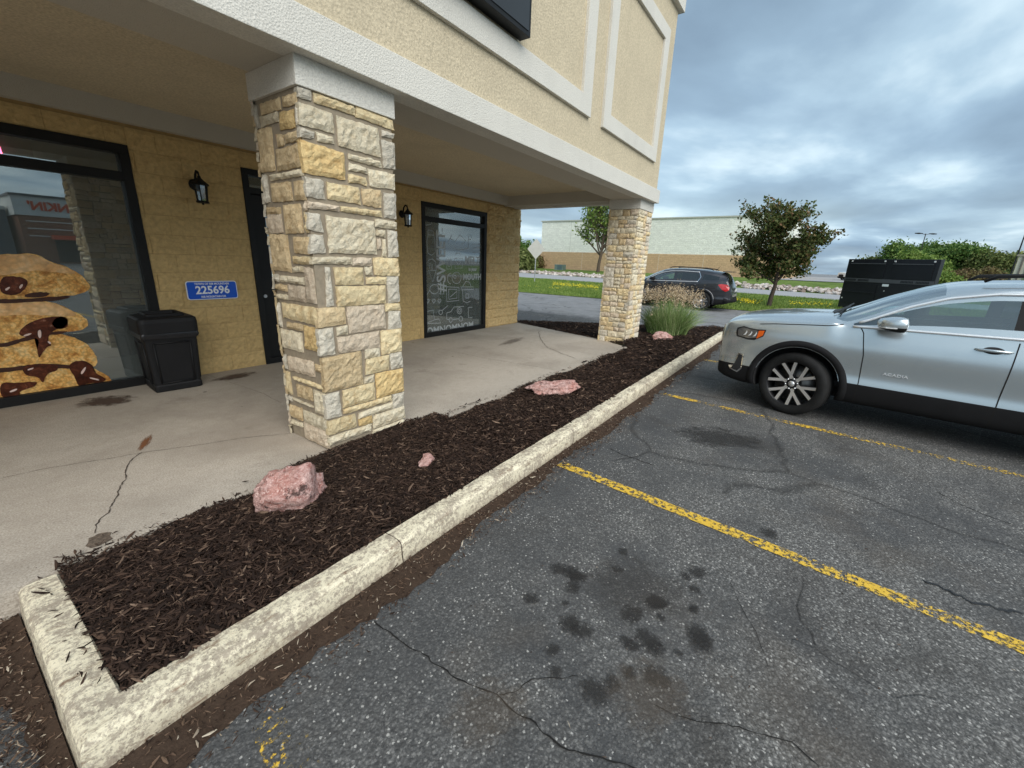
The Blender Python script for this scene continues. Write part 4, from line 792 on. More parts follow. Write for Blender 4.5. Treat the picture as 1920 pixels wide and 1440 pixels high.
def rock(c, r, sd, lab, rot=0, notch=None):
    bm = bmesh.new(); bmesh.ops.create_icosphere(bm, subdivisions=5, radius=1); g = np.random.default_rng(sd); from mathutils import noise as mn
    off = Vector(g.uniform(-20, 20, 3)); pl = [(Vector(g.normal(0, 1, 3)).normalized(), g.uniform(.55, .9)) for _ in range(9)]
    for v in bm.verts:
        n = v.co.normalized(); k = 1.0
        for d, h in pl:
            q = n.dot(d)
            if q > 1e-3: k = min(k, h/q)
        k = k*(1+.20*mn.noise(n*1.6+off)+.10*mn.noise(n*4+off)+.055*mn.noise(n*9+off)+.03*mn.noise(n*22+off)); p = n*k; v.co = Vector((p.x*r[0], p.y*r[1], p.z*r[2]))
    mb = MB(); mb.addbm(bm, Matrix.Translation(c) @ Matrix.Rotation(rot, 4, 'Z')); return solo('red_rock', mb, 'rock', (c[0], c[1], c[2]-r[2]*.5), lab, 'rock', 'red rocks in the mulch bed', smooth=True)
rock((1.10, 2.29, .20), (.235, .165, .205), 29, 'large speckled red rock beside the near stone column', math.radians(-8))
rock((1.93, 2.06, .195), (.085, .05, .05), 5, 'smallest red rock, half buried in the mulch', .6)
rock((4.16, 2.23, .20), (.36, .17, .12), 23, 'flat pinkish rock in the middle of the mulch bed', -.55)
rock((8.88, 2.42, .20), (.30, .16, .11), 31, 'dark red rock in front of the ornamental grass', -.7)

# ornamental feather grass
def clump(cx, cy, z0):
    t = thing('ornamental_grass', 'tall green ornamental grass with tan seed plumes beside the far column', 'plant', (cx, cy, z0)); M['og'] = island_mat('feather_grass', [(0, srgb(88, 116, 58)), (.5, srgb(126, 152, 90)), (.85, srgb(168, 184, 130)), (1, srgb(196, 190, 150))]); M['plume'] = island_mat('plume', [(0, srgb(150, 128, 98)), (.5, srgb(190, 168, 136)), (1, srgb(222, 206, 180))])
    n = 2600; a = rng.uniform(0, 6.283, n); rr = np.sqrt(rng.uniform(0, 1, n)); bxx = cx+rr*.36*np.cos(a); byy = cy+rr*.42*np.sin(a); h = rng.uniform(.45, .98, n)*(1-.25*rr); lean = rr*rng.uniform(.12, .62, n)*(1+rng.normal(0, .2, n)); a2 = a+rng.normal(0, .5, n)
    seg = 5; V = np.zeros((n, seg*2, 3)); w = rng.uniform(.004, .008, n)
    for k in range(seg):
        u = k/(seg-1); x = bxx+np.cos(a2)*lean*u**1.8; y = byy+np.sin(a2)*lean*u**1.8; z = z0+h*(u-.18*u**3*rr); ww = w*(1-u*.85); sx, sy = -np.sin(a2+.8), np.cos(a2+.8)
        V[:, 2*k] = np.stack([x-sx*ww, y-sy*ww, z], 1); V[:, 2*k+1] = np.stack([x+sx*ww, y+sy*ww, z], 1)
    q = np.array([[2*k, 2*k+1, 2*k+3, 2*k+2] for k in range(seg-1)]); F = (q[None]+(np.arange(n)*seg*2)[:, None, None]).reshape(-1, 4); T = FR[t.name].inverted()
    me = fastmesh('blades', V.reshape(-1, 3)-np.array([cx, cy, z0]), F, 'og'); o = link('blades', me, None, t); o['kind'] = 'stuff'
    n = 210; a = rng.uniform(0, 6.283, n); rr = np.sqrt(rng.uniform(.0, 1, n)); top = np.stack([rr*.62*np.cos(a), rr*.72*np.sin(a), .95+rng.normal(0, .07, n)-.15*rr], 1); k = 26; seeds = top[:, None, :]+rng.normal(0, 1, (n, k, 3))*np.array([.018, .018, .06]); c = seeds.reshape(-1, 3); d = rng.normal(0, 1, (len(c), 3)); d /= np.linalg.norm(d, axis=1)[:, None]; e = np.cross(d, rng.normal(0, 1, (len(c), 3))); e /= np.linalg.norm(e, axis=1)[:, None]
    V = np.stack([c-d*.014, c+e*.006, c+d*.014, c-e*.006], 1).reshape(-1, 3); F = np.arange(len(V)).reshape(-1, 4); o = link('plumes', fastmesh('plumes', V, F, 'plume'), None, t); o['kind'] = 'stuff'
clump(9.75, 2.55, .16)

# ================================================================== VEHICLES
def itp(s, tab): a = sorted(tab); return float(np.interp(s, [q[0] for q in a], [q[1] for q in a]))
ZT_ = [(.87, .78), (.868, .90), (.86, .985), (.84, 1.025), (.80, 1.05), (.72, 1.075), (.5, 1.118), (.2, 1.148), (0, 1.16), (-.17, 1.172), (-.24, 1.185), (-.6, 1.375), (-.95, 1.525), (-1.15, 1.575), (-1.5, 1.605), (-2.0, 1.61), (-2.6, 1.585), (-3.1, 1.53), (-3.42, 1.47), (-3.56, 1.16), (-3.66, .95), (-3.72, .70), (-3.735, .55)]
ZR_ = [(-.30, 1.085), (-.42, 1.125), (-.6, 1.235), (-.8, 1.345), (-1.05, 1.445), (-1.35, 1.505), (-1.8, 1.525), (-2.4, 1.505), (-2.9, 1.44), (-3.2, 1.37), (-3.45, 1.26), (-3.6, 1.0), (-3.735, .5)]
WD_ = [(.87, .60), (.866, .70), (.85, .765), (.79, .812), (.68, .842), (.52, .866), (.3, .878), (0, .885), (-1.5, .895), (-2.7, .895), (-3.2, .875), (-3.5, .82), (-3.65, .74), (-3.735, .60)]
ZL_ = [(.87, .38), (.85, .32), (.78, .28), (.6, .24), (0, .235), (-3.2, .235), (-3.55, .30), (-3.735, .42)]
TR_ = [(-.30, .80), (-.5, .775), (-.8, .735), (-1.1, .70), (-1.5, .685), (-2.2, .68), (-3.0, .645), (-3.45, .60), (-3.735, .5)]
ST = [.87, .865, .85, .82, .78, .72, .64, .54, .42, .28, .12, -.05, -.17, -.24, -.32, -.40, -.50, -.62, -.75, -.9, -1.02, -1.15, -1.35, -1.52, -1.60, -1.8, -2.05, -2.3, -2.45, -2.6, -2.8, -3.0, -3.2, -3.35, -3.44, -3.52, -3.6, -3.66, -3.71, -3.735]
def section(s, belt):
    zt = itp(s, ZT_); W_ = itp(s, WD_); zl = itp(s, ZL_); nom = max(zt, 1.0); cab = s < -.30 and s > -3.5
    zb = belt(s)
    zs = [zl, zl, zl+.02, .36, .50, .56, .80, .92]; ts = [0, .75, .955, .985, 1.0, .967, .998, .985]; ts = [q*W_ for q in ts]
    if cab:
        zr = itp(s, ZR_); tr = min(itp(s, TR_), W_*.93); zb = min(zb, zr-.012)
        zs += [zb, zb+min(.018, (zr-zb)*.3), zr-min(.035, (zr-zb)*.3), zr, zr+(zt-zr)*.62, zr+(zt-zr)*.9, zt]
        tb = W_*.932; f = lambda z: tb+(tr-tb)*(max(0, (z-zb)/(zr-zb))**.9)
        ts += [tb, f(zs[9])-.002, f(zs[10]), tr, tr*.86, tr*.5, 0]
    else:
        sh = nom-.10; zs[7] = min(.94, sh-.05); zs[6] = min(.8, zs[7]-.08); zs += [sh, sh+.02, sh+.035, sh+.055, sh+.078, sh+.093, nom]
        ts += [W_*.955, W_*.935, W_*.90, W_*.84, W_*.68, W_*.36, 0]
    k = (zt-zl)/(nom-zl) if zt < nom else 1
    return [(t_, zl+(z-zl)*k) for t_, z in zip(ts, zs)]
def tire(mb, R, w, t0):
    mb.lathe([(R*.725, -w*.42), (R*.79, -w*.5), (R*.89, -w*.5), (R*.965, -w*.44), (R, -w*.34), (R*.996, -w*.12), (R*.985, -w*.10), (R*.985, -w*.06), (R, -w*.04), (R, w*.04), (R*.985, w*.06), (R*.985, w*.10), (R*.996, w*.12), (R, w*.34), (R*.965, w*.44), (R*.89, w*.5), (R*.79, w*.5), (R*.725, w*.42)], 48, 'y', (0, t0, 0))
def wheel(parent, s, t0, side, R, steer, style):
    """side +1: outer face towards +t"""
    hubM = Matrix.Translation((s, t0, R)) @ Matrix.Rotation(steer, 4, 'Z') @ Matrix.Diagonal((1, side, 1, 1))
    def wp(nm, mb, mat, par, smooth=True):
        mb.v = [tuple(hubM @ Vector(v)) for v in mb.v]; return part(nm, mb, mat, par, world=False, smooth=smooth, fix=True)
    mb = MB(); tire(mb, R, .225, 0); w = wp('wheel', mb, 'rubber', parent)
    rr = R*.735; mb = MB(); mb.lathe([(rr*.99, -.10), (rr*.94, -.06), (rr*.93, .07), (rr*.97, .085), (rr*1.01, .098), (rr*1.02, .09), (rr*1.03, .07)], 40, 'y'); wp('rim', mb, 'dark_alloy' if style == 0 else 'silver_alloy', w)
    mb = MB(); mb.lathe([(0, -.02), (rr*.80, -.02), (rr*.80, -.005), (0, -.005)], 32, 'y'); wp('brake_disc', mb, simple('brake_disc', (.22, .21, .2), .4, .1, 20, metal=.9), w)
    sp = MB(); dk = MB(); nS = 6 if style == 0 else 5
    for k in range(nS):
        a = 2*math.pi*(k+.25)/nS
        for sg in (-1, 1):
            a1 = a+sg*(.27 if style == 0 else .22); r0 = rr*.20; r1 = rr*.985; r_m = rr*.42 if style == 0 else r0; a0 = a+sg*.05
            p0 = Vector((r0*math.cos(a), 0, r0*math.sin(a))); pm = Vector((r_m*math.cos(a0), 0, r_m*math.sin(a0))); p1 = Vector((r1*math.cos(a1), 0, r1*math.sin(a1))); d = (p1-pm).normalized(); nrm = Vector((-d.z, 0, d.x)); wI, wO = (.026, .024) if style == 0 else (.02, .017)
            for mbx, yo, ex, dep in ((dk, .062, .006, .05), (sp, .066, 0, .008)):
                q = [p0+nrm*(wI+ex)*sg*.2, pm+nrm*(wI*.6+ex)*sg, p1+nrm*(wO*.7+ex)*sg, p1-nrm*(wO*.7+ex)*sg, pm-nrm*(wI*.6+ex)*sg, p0-nrm*(wI+ex)*sg]
                k0 = len(mbx.v); ys = [yo-.004, yo, yo+.014, yo+.014, yo, yo-.004]
                mbx.v += [(v.x, y, v.z) for v, y in zip(q, ys)]+[(v.x, y-dep, v.z) for v, y in zip(q, ys)]; mbx.f += [tuple(k0+i for i in range(6)), tuple(k0+11-i for i in range(6))]+[(k0+i, k0+(i+1) % 6, k0+6+(i+1) % 6, k0+6+i) for i in range(6)]
    wp('spoke_backs', dk, 'dark_alloy' if style == 0 else 'silver_alloy', w, False); wp('spokes', sp, 'machined' if style == 0 else 'silver_alloy', w, False)
    mb = MB(); mb.lathe([(0, .075), (rr*.13, .075), (rr*.15, .068), (rr*.30, .055), (rr*.30, .0)], 24, 'y'); wp('hub', mb, 'dark_alloy' if style == 0 else 'silver_alloy', w); mb = MB(); mb.lathe([(0, .080), (rr*.125, .079), (rr*.135, .07)], 20, 'y'); wp('hub_cap', mb, 'machined', w)
    for k in range(6 if style == 0 else 0):
        mb = MB(); a = 2*math.pi*(k+.75)/6; mb.lathe([(0, .082), (.011, .080), (.012, .055)], 8, 'y', (rr*.235*math.cos(a), 0, rr*.235*math.sin(a))); wp('lug_nut', mb, 'chrome', w)
    return w
def build_suv(name, label, cat, loc, heading, paint, style, belt, glassy, steer, detail, S_=1.0, group=None):
    root = thing(name, label, cat, loc, heading, group); FRi = FR[root.name]
    bm = bmesh.new(); rings = []; n = 15
    for s in ST:
        sec = section(s, belt); loop = [(s, t_, z) for t_, z in sec]+[(s, -t_, z) for t_, z in sec[-2:0:-1]]; rings.append([bm.verts.new((x*S_, t_*S_, z*S_)) for x, t_, z in loop])
    m = len(rings[0])
    for i in range(len(ST)-1):
        smid = (ST[i]+ST[i+1])/2
        for q in range(m):
            q2 = (q+1) % m; f = bm.faces.new([rings[i][q], rings[i+1][q], rings[i+1][q2], rings[i][q2]]); j = q if q < 14 else m-1-q
            mi = 0
            if j < 4: mi = 4
            if j == 9 and any(a >= smid >= b for a, b, _ in glassy): mi = [2 if k == 0 else 5 for a, b, k in glassy if a >= smid >= b][0]
            elif j == 9 and any(a >= smid >= b for a, b in ((-.40, -3.2),)) and style == 0: mi = 6
            if j in (11, 12, 13) and -.24 > smid > -1.02: mi = 1
            if j in (11, 12, 13) and -3.44 > smid > -3.60: mi = 5
            f.material_index = mi
    bm.faces.new(rings[0][::-1]).material_index = 4; bm.faces.new(rings[-1]).material_index = 4
    bmesh.ops.recalc_face_normals(bm, faces=bm.faces[:]); me = bpy.data.meshes.new('b'); bm.to_mesh(me); bm.free()
    slots = [M[paint], M['windscreen_glass'], M['car_glass'], M['dark_interior'], M['trim_black'], M['car_glass_dark'], M['black_metal']]
    for s_ in slots: me.materials.append(s_)
    R_ = .36*S_; wr = -2.66*S_; cut = MB()
    for s in (0, wr):
        for sg in (-1, 1):
            k = MB(); k.lathe([(0, 0), (.412*S_, 0), (.412*S_, .6), (0, .6)], 40, 'y'); cut.v += [(v[0]+s, sg*(v[1]+.52), v[2]+R_+.02) for v in k.v]; o_ = len(cut.v)-len(k.v); cut.f += [tuple(i+o_ for i in f) for f in k.f]
    cme = cut.mesh('cut'); bmx = bmesh.new(); bmx.from_mesh(cme); bmesh.ops.remove_doubles(bmx, verts=bmx.verts[:], dist=1e-5); bmesh.ops.recalc_face_normals(bmx, faces=bmx.faces[:]); bmx.to_mesh(cme); bmx.free()
    for s_ in slots: cme.materials.append(s_)
    cme.polygons.foreach_set('material_index', [3]*len(cme.polygons)); co = bpy.data.objects.new('cutter', cme); COL.objects.link(co)
    def setup(o):
        a = o.modifiers.new('s', 'SUBSURF'); a.levels = 2 if detail else 1; b = o.modifiers.new('b', 'BOOLEAN'); b.operation = 'DIFFERENCE'; b.object = co; b.solver = 'EXACT'
    full = modified(me, setup); bpy.data.objects.remove(co)
    bvh = BVHTree.FromPolygons([FRi @ v.co for v in full.vertices], [tuple(p.vertices) for p in full.polygons])
    # split by material into parts
    names = {0: 'body', 1: 'windscreen', 2: 'side_glass', 3: 'wheel_well', 4: 'lower_cladding', 5: 'privacy_glass', 6: 'pillar_trim'}
    bm0 = bmesh.new(); bm0.from_mesh(full)
    for mi in range(7):
        b2 = bm0.copy(); bmesh.ops.delete(b2, geom=[f for f in b2.faces if f.material_index != mi], context='FACES')
        seen = set(); isl = []
        for f in b2.faces: f.smooth = mi != 3
        b2.faces.index_update(); b2.faces.ensure_lookup_table()
        for f in b2.faces:
            if f.index in seen: continue
            st_ = [f]; seen.add(f.index); comp = []
            while st_:
                q = st_.pop(); comp.append(q)
                for v in q.verts:
                    for w_ in v.link_faces:
                        if w_.index not in seen: seen.add(w_.index); st_.append(w_)
            isl.append(comp)
        groups_ = isl if mi in (1, 2, 3, 5, 6) else ([[f for c_ in isl for f in c_]] if isl else [])
        for comp in groups_:
            vi = {}; vs_ = []; fs_ = []
            for f in comp:
                for v in f.verts:
                    if v.index not in vi: vi[v.index] = len(vs_); vs_.append(tuple(v.co))
                fs_.append(tuple(vi[v.index] for v in f.verts))
            mm = bpy.data.meshes.new(names[mi]); mm.from_pydata(vs_, [], fs_); mm.polygons.foreach_set('use_smooth', [mi != 3]*len(fs_)); mm.update(); mm.materials.append(slots[mi]); link(names[mi], mm, None, root)
        b2.free()
    bm0.free()
    T = FRi
    def side_hit(s, z, off=.004, sg=1):
        o = T @ Vector((s*S_, sg*2.0, z*S_)); d = (T.to_3x3() @ Vector((0, -sg, 0))); h = bvh.ray_cast(o, d); return None if h[0] is None else h[0]-d*off
    def strip_on(nm, pts, w, mat, off=.004, sg=1, dirn=None):
        mb = MB(); G = []; P = []
        for a, b in zip(pts, pts[1:]):
            k = max(1, int(math.hypot(b[0]-a[0], b[1]-a[1])/.03)); P += [(a[0]+(b[0]-a[0])*i/k, a[1]+(b[1]-a[1])*i/k) for i in range(k)]
        P.append(pts[-1])
        for i, (s, z) in enumerate(P):
            a, b = P[max(i-1, 0)], P[min(i+1, len(P)-1)]; l = math.hypot(b[0]-a[0], b[1]-a[1]) or 1; nx, nz = -(b[1]-a[1])/l, (b[0]-a[0])/l
            h1, h2 = side_hit(s+nx*w/2, z+nz*w/2, off, sg), side_hit(s-nx*w/2, z-nz*w/2, off, sg)
            if h1 is not None and h2 is not None and (h1-h2).length < w*4+.03: G.append([h1, h2])
        if len(G) > 1: mb.grid(G); return part(nm, mb, mat, root, smooth=True)
    for sg in (1, -1):
        wheel(root, 0, .765*S_*sg, sg, R_, steer, style); wheel(root, wr, .765*S_*sg, sg, R_, 0, style)
        # wheel arch mouldings
        for s0 in (0, -2.66):
            mb = MB(); G = []
            for k in range(49):
                a = math.radians(-14+k*208/48); row = []
                for r_, of in ((.417, -.012), (.417, .014), (.445, .019), (.478, .015), (.486, .001)):
                    h = side_hit(s0+r_*math.cos(a), .380+r_*math.sin(a), of, sg); row.append(h)
                if all(h is not None for h in row) and max((row[i]-row[i+1]).length for i in range(4)) < .09: G.append(row)
            if len(G) > 4: mb.grid(G); part('arch_moulding', mb, 'trim_black' if style == 0 else paint, root, smooth=True)
        # chrome around the side glass
        lo = [(s, belt(s)+.004) for s in np.arange(-.40, glassy[1][1]-.001, -.06)]; hi = [(s, itp(s, ZR_)-min(.036, (itp(s, ZR_)-belt(s))*.3)) for s in np.arange(-.44, glassy[1][1]-.001, -.04)]
        
        for nm_, ln_ in (('chrome_belt', lo), ('chrome_arch', hi)):
            pth = [side_hit(a_, b_, .006, sg) for a_, b_ in ln_]; pth = [q for q in pth if q is not None]
            if len(pth) > 3: mb = MB(); mb.tube(pth, .013, 8); part(nm_, mb, 'bright_trim', root, smooth=True)
        if style: strip_on('chrome_end', [lo[-1], ((lo[-1][0]+hi[-1][0])/2-.09, lo[-1][1]+.18), hi[-1]], .022, 'chrome', .008, sg)
        # shut lines
        for pts in ([(-.56, .27), (-.565, .5), (-.545, .8), (-.50, 1.02), (-.465, 1.075)], [(-1.545, .27), (-1.55, .5), (-1.555, .8), (-1.56, 1.07)], [(-2.05, .52), (-2.2, .75), (-2.48, .95), (-2.55, 1.09)], [(.45, 1.0), (.30, 1.02), (0, 1.045), (-.2, 1.06), (-.32, 1.085)]):
            strip_on('shut_line', pts, .009, 'crack', .002, sg)
        # door handles
        for hs in (-1.42, -2.30):
            c = side_hit(hs, .985, 0, sg)
            if c is None: continue
            ex = T.to_3x3() @ Vector((1, 0, 0)); ey = T.to_3x3() @ Vector((0, sg, 0)); mb = MB(); mb.tube([c+ex*.115+ey*.004, c+ex*.09+ey*.022, c+ey*.030, c-ex*.09+ey*.022, c-ex*.115+ey*.004], [.010, .014, .015, .014, .010], 10, True, .9); part('door_handle', mb, paint, root, smooth=True)
            G = [[side_hit(hs+.07*math.cos(a)*k, .985+.032*math.sin(a)*k, .003, sg) for k in (.02, .5, 1)] for a in np.linspace(0, 6.2832, 21)]
            if all(h is not None for r_ in G for h in r_): mb = MB(); mb.grid(G); part('handle_recess', mb, 'dark_interior', root, smooth=True)
        # door mirror
        c = side_hit(-.66, 1.10, 0, sg)
        if c is not None:
            ex = T.to_3x3() @ Vector((1, 0, 0)); ey = T.to_3x3() @ Vector((0, sg, 0)); ez = Vector((0, 0, 1)); mb = MB(); bmm = bmesh.new(); bmesh.ops.create_cube(bmm, size=1); bmesh.ops.subdivide_edges(bmm, edges=bmm.edges[:], cuts=5, use_grid_fill=True)
            for v in bmm.verts:
                p = v.co*2; q = p.normalized(); p = p*(.35)+q*.65*1.15; tap = .80+.2*(-p.x); v.co = c+ex*(p.x*.105-.04-.02*p.y)+ey*(.155+p.y*.095)+ez*(p.z*.082*tap+.045)
            lower = MB(); upper = MB(); b2 = bmm.copy(); zc = c.z+.015
            bmesh.ops.delete(b2, geom=[f for f in b2.faces if f.calc_center_median().z > zc], context='FACES'); bmesh.ops.delete(bmm, geom=[f for f in bmm.faces if f.calc_center_median().z <= zc], context='FACES'); lower.addbm(b2); upper.addbm(bmm)
            part('mirror_cap', upper, paint if style == 0 else 'trim_black', root, smooth=True); ml = part('mirror_base', lower, 'black_metal', root, smooth=True); mb = MB(); mb.tube([c-ey*.03+ez*.0, c+ey*.08+ez*.02], [.030, .024], 8, True, .6); part('mirror_arm', mb, 'black_metal', root, smooth=True)
            if style == 0: mb = MB(); mb.tube([c+ex*.055+ey*.20+ez*.012, c+ex*.0+ey*.262+ez*.014, c-ex*.08+ey*.262+ez*.016], .007, 6); part('mirror_strip', mb, 'white_led', root)
    # cabin: floor tub, dash, seats, steering wheel
    def lp(nm, f, mat, smooth=False): mb = MB(); f(mb); mb.v = [(x*S_, y*S_, z*S_) for x, y, z in mb.v]; return part(nm, mb, mat, root, world=False, smooth=smooth, fix=True)
    lp('cabin_floor', lambda b: b.box((-.3, -.74, .40), (-3.3, .74, .46)), 'dark_interior')
    for sg in (1, -1): lp('door_card', lambda b: b.box((-.5, sg*.80, .42), (-3.2, sg*.815, 1.02)), 'dark_interior')
    lp('dashboard', lambda b: b.box((-.30, -.72, .8), (-.68, .72, 1.075), .05), 'dark_interior')
    for sg in (1, -1):
        lp('seat_cushion', lambda b: b.box((-1.05, sg*.36-.24, .52), (-1.58, sg*.36+.24, .72), .05), 'interior_seat'); lp('seat_back', lambda b: b.prism([(-1.50, .66), (-1.62, .66), (-1.84, 1.22), (-1.78, 1.26), (-1.72, 1.24)], sg*.36-.23, sg*.36+.23, Matrix(((1, 0, 0, 0), (0, 0, 1, 0), (0, 1, 0, 0), (0, 0, 0, 1)))), 'interior_seat'); lp('headrest', lambda b: b.box((-1.76, sg*.36-.13, 1.27), (-1.86, sg*.36+.13, 1.44), .04), 'interior_seat')
    lp('rear_seat', lambda b: (b.box((-2.1, -.66, .5), (-2.55, .66, .72), .05), b.box((-2.5, -.66, .7), (-2.68, .66, 1.25), .05)), 'interior_seat')
    lp('steering_wheel', lambda b: b.tube([(-.86+.05*math.sin(a), .36+.18*math.cos(a), .98+.17*math.sin(a)) for a in np.linspace(0, 6.2832, 25)], .016, 6, False), 'dark_interior')
    for sg in (1, -1): lp('roof_rail', lambda b: b.tube([(-1.25, sg*.60, 1.575), (-1.33, sg*.60, 1.625), (-1.6, sg*.60, 1.645), (-2.4, sg*.59, 1.63), (-2.85, sg*.585, 1.585), (-2.92, sg*.58, 1.545)], [.012, .018, .018, .018, .018, .012], 8), 'black_metal', True)
    return root, side_hit, bvh, lp, strip_on
h_suv = math.atan2(.9945, .105); side = Vector((.9945, -.105, 0))
belt_a = lambda s: float(np.interp(s, [-3.4, -2.4, -.5, -.3], [1.15, 1.115, 1.075, 1.065]))
P0 = Vector((5.64, 0, 0))+side*.885; LOC = P0
suv, hit, bvh, lp, strip_on = build_suv('silver_suv', 'silver grey crossover parked nose in to the kerb beside the planting bed', 'suv', tuple(LOC), h_suv, 'paint_silver', 0, belt_a, [(-.40, -1.52, 0), (-1.60, -2.45, 1), (-2.6, -3.2, 1)], math.radians(-14), True)
def pixpatch(parent, bv, poly, mat, nm, off=.005, cuts=3, scale=None, org=None):
    """lay a thin panel on the body surface, its outline surveyed from the photograph"""
    bmp = bmesh.new(); f = bmp.faces.new([bmp.verts.new((org[0]+u/scale, org[1]+v/scale, 0)) for u, v in poly]); bmesh.ops.triangulate(bmp, faces=[f]); 
    for _ in range(cuts): bmesh.ops.subdivide_edges(bmp, edges=bmp.edges[:], cuts=1, use_grid_fill=False); bmesh.ops.triangulate(bmp, faces=bmp.faces[:])
    bad = []
    for v in bmp.verts:
        d = ray(v.co.x, v.co.y).normalized(); h = bv.ray_cast(EYEV, d)
        if h[0] is None or h[0].x > 9: bad.append(v)
        else: n_ = h[1] if h[1].dot(d) < 0 else -h[1]; v.co = h[0]+n_*off
    bmesh.ops.delete(bmp, geom=bad, context='VERTS'); mb = MB(); mb.addbm(bmp); return part(nm, mb, mat, parent, smooth=True)
O6 = dict(scale=6., org=(1340, 560))
pixpatch(suv, bvh, [(262, 325), (330, 308), (400, 330), (480, 346), (582, 350), (572, 375), (548, 425), (445, 466), (372, 457), (250, 420), (245, 370)], 'black_metal', 'headlight_bezel', .004, 4, **O6)
pixpatch(suv, bvh, [(272, 338), (330, 322), (400, 344), (480, 358), (498, 372), (465, 440), (375, 445), (262, 410)], 'lamp_inner', 'headlight', .008, 4, **O6)
pixpatch(suv, bvh, [(500, 362), (566, 362), (546, 412), (470, 450)], 'amber', 'turn_signal', .010, 3, **O6)
for c in ((345, 355), (400, 362), (452, 372)): pixpatch(suv, bvh, [(c[0]+22, c[1]), (c[0]+28, c[1]+20), (c[0]+10, c[1]+48), (c[0]-22, c[1]+52), (c[0]-2, c[1]+38), (c[0]+14, c[1]+18)], 'white_led', 'light_guide', .012, 2, **O6)
pixpatch(suv, bvh, [(268, 608), (328, 622), (303, 785), (252, 826), (168, 782), (158, 742), (172, 740), (188, 770), (215, 735)], 'chrome', 'fog_trim', .005, 4, **O6)
pixpatch(suv, bvh, [(278, 622), (314, 632), (290, 775), (248, 806), (185, 775), (225, 720)], 'dark_interior', 'fog_vent', .009, 4, **O6)
# grille and plate on the nose
def front_hit(t_, z, off):
    Tm = FR[suv.name]; d = Tm.to_3x3() @ Vector((-1, 0, 0)); h = bvh.ray_cast(Tm @ Vector((2.0, t_, z)), d); return Tm.inverted() @ (h[0]-d*off)
G = [[front_hit(t_, z, .006) for z in (.50, .58, .66, .74, .82, .90)] for t_ in np.linspace(-.56, .56, 21)]
lp('grille', lambda b: b.grid(G), 'black_metal', True)
for z in (.56, .62, .68, .74, .80, .86): lp('grille_bar', lambda b: b.tube([front_hit(t_, z, .012) for t_ in np.linspace(-.55, .55, 21)], .011, 6), 'chrome', True)
lp('grille_surround', lambda b: b.tube([front_hit(t_, z, .014) for t_, z in [(-.46, .47), (-.2, .465), (0, .465), (.2, .465), (.46, .47), (.54, .56), (.585, .70), (.60, .82), (.58, .91), (.4, .925), (.2, .93), (0, .93), (-.2, .93), (-.4, .925), (-.58, .91), (-.60, .82), (-.585, .70), (-.54, .56), (-.46, .47)]], .020, 8), 'chrome', True)
lp('front_plate', lambda b: b.box((.885, -.16, .42), (.90, .16, .52), .003), 'trim_black')
lp('skid_plate', lambda b: b.tube([(.80, -.5, .345), (.865, -.25, .335), (.875, 0, .335), (.865, .25, .335), (.80, .5, .345)], .02, 6), 'chrome', True)
for k in range(2): lp('wiper', lambda b: b.tube([(-.20, .55-k*.6, 1.175), (-.27, .30-k*.6, 1.215), (-.30, .0-k*.6, 1.235)], .008, 6), 'black_metal')
lp('cowl_panel', lambda b: b.grid([[(s_, t_, z_-.06*(t_/.7)**2) for s_, z_ in ((-.16, 1.176), (-.22, 1.190), (-.27, 1.212))] for t_ in np.linspace(-.66, .66, 15)]), 'black_metal', True)
bp = hit(-.83, .635, .004); bz = (FR[suv.name].to_3x3()); ex = -(bz @ Vector((1, 0, 0))); nrm = bz @ Vector((0, 1, 0))
Mb = Matrix.Translation(bp) @ Matrix(((ex.x, 0, nrm.x, 0), (ex.y, 0, nrm.y, 0), (0, 1, 0, 0), (0, 0, 0, 1)))
text_part('badge', 'ACADIA', .036, 'bright_trim', suv, Mb, .0025, bold=.0005, sx=1.45)
lp('roof_antenna', lambda b: b.prism([(-2.3, 1.60), (-2.52, 1.60), (-2.49, 1.665), (-2.42, 1.65)], -.02, .02, Matrix(((1, 0, 0, 0), (0, 0, 1, 0), (0, 1, 0, 0), (0, 0, 0, 1)))), 'trim_black')

belt_e = lambda s: float(np.interp(s, [-3.4, -2.5, -.5, -.3], [1.16, 1.10, 1.06, 1.05]))
ds, hit2, bvh2, lp2, strip2 = build_suv('charcoal_suv', 'charcoal crossover parked side-on beyond the ornamental grass', 'suv', (18.95, 3.62+2.66*.99, 0), math.radians(90), 'paint_charcoal', 1, belt_e, [(-.40, -1.52, 0), (-1.60, -2.45, 1), (-2.6, -3.2, 1)], 0, False, 1.0)
for sg in (1, -1):
    P = [(-3.20, 1.02), (-3.30, 1.06), (-3.52, 1.04), (-3.60, .95), (-3.60, .84), (-3.50, .78), (-3.36, .85)]; c = (-3.43, .93)
    G = [[hit2(c[0]+(p[0]-c[0])*k, c[1]+(p[1]-c[1])*k, .008, sg) for k in (.02, .5, 1)] for p in P+P[:1]]
    if all(h is not None for r_ in G for h in r_): mb = MB(); mb.grid(G); part('tail_light', mb, 'red_lens', ds)
lp2('rear_bumper', lambda b: b.tube([(-3.45, -.80, .45), (-3.66, -.6, .45), (-3.75, 0, .45), (-3.66, .6, .45), (-3.45, .80, .45)], .09, 8), 'trim_black', True); lp2('spoiler', lambda b: b.box((-3.25, -.55, 1.50), (-3.56, .55, 1.53), .01), 'paint_charcoal')
lp2('rear_plate', lambda b: b.box((-3.745, -.16, .78), (-3.735, .16, .88)), 'white_paint'); lp2('antenna', lambda b: b.tube([(-2.9, 0, 1.55), (-3.05, 0, 1.72)], .006, 5), 'black_metal')
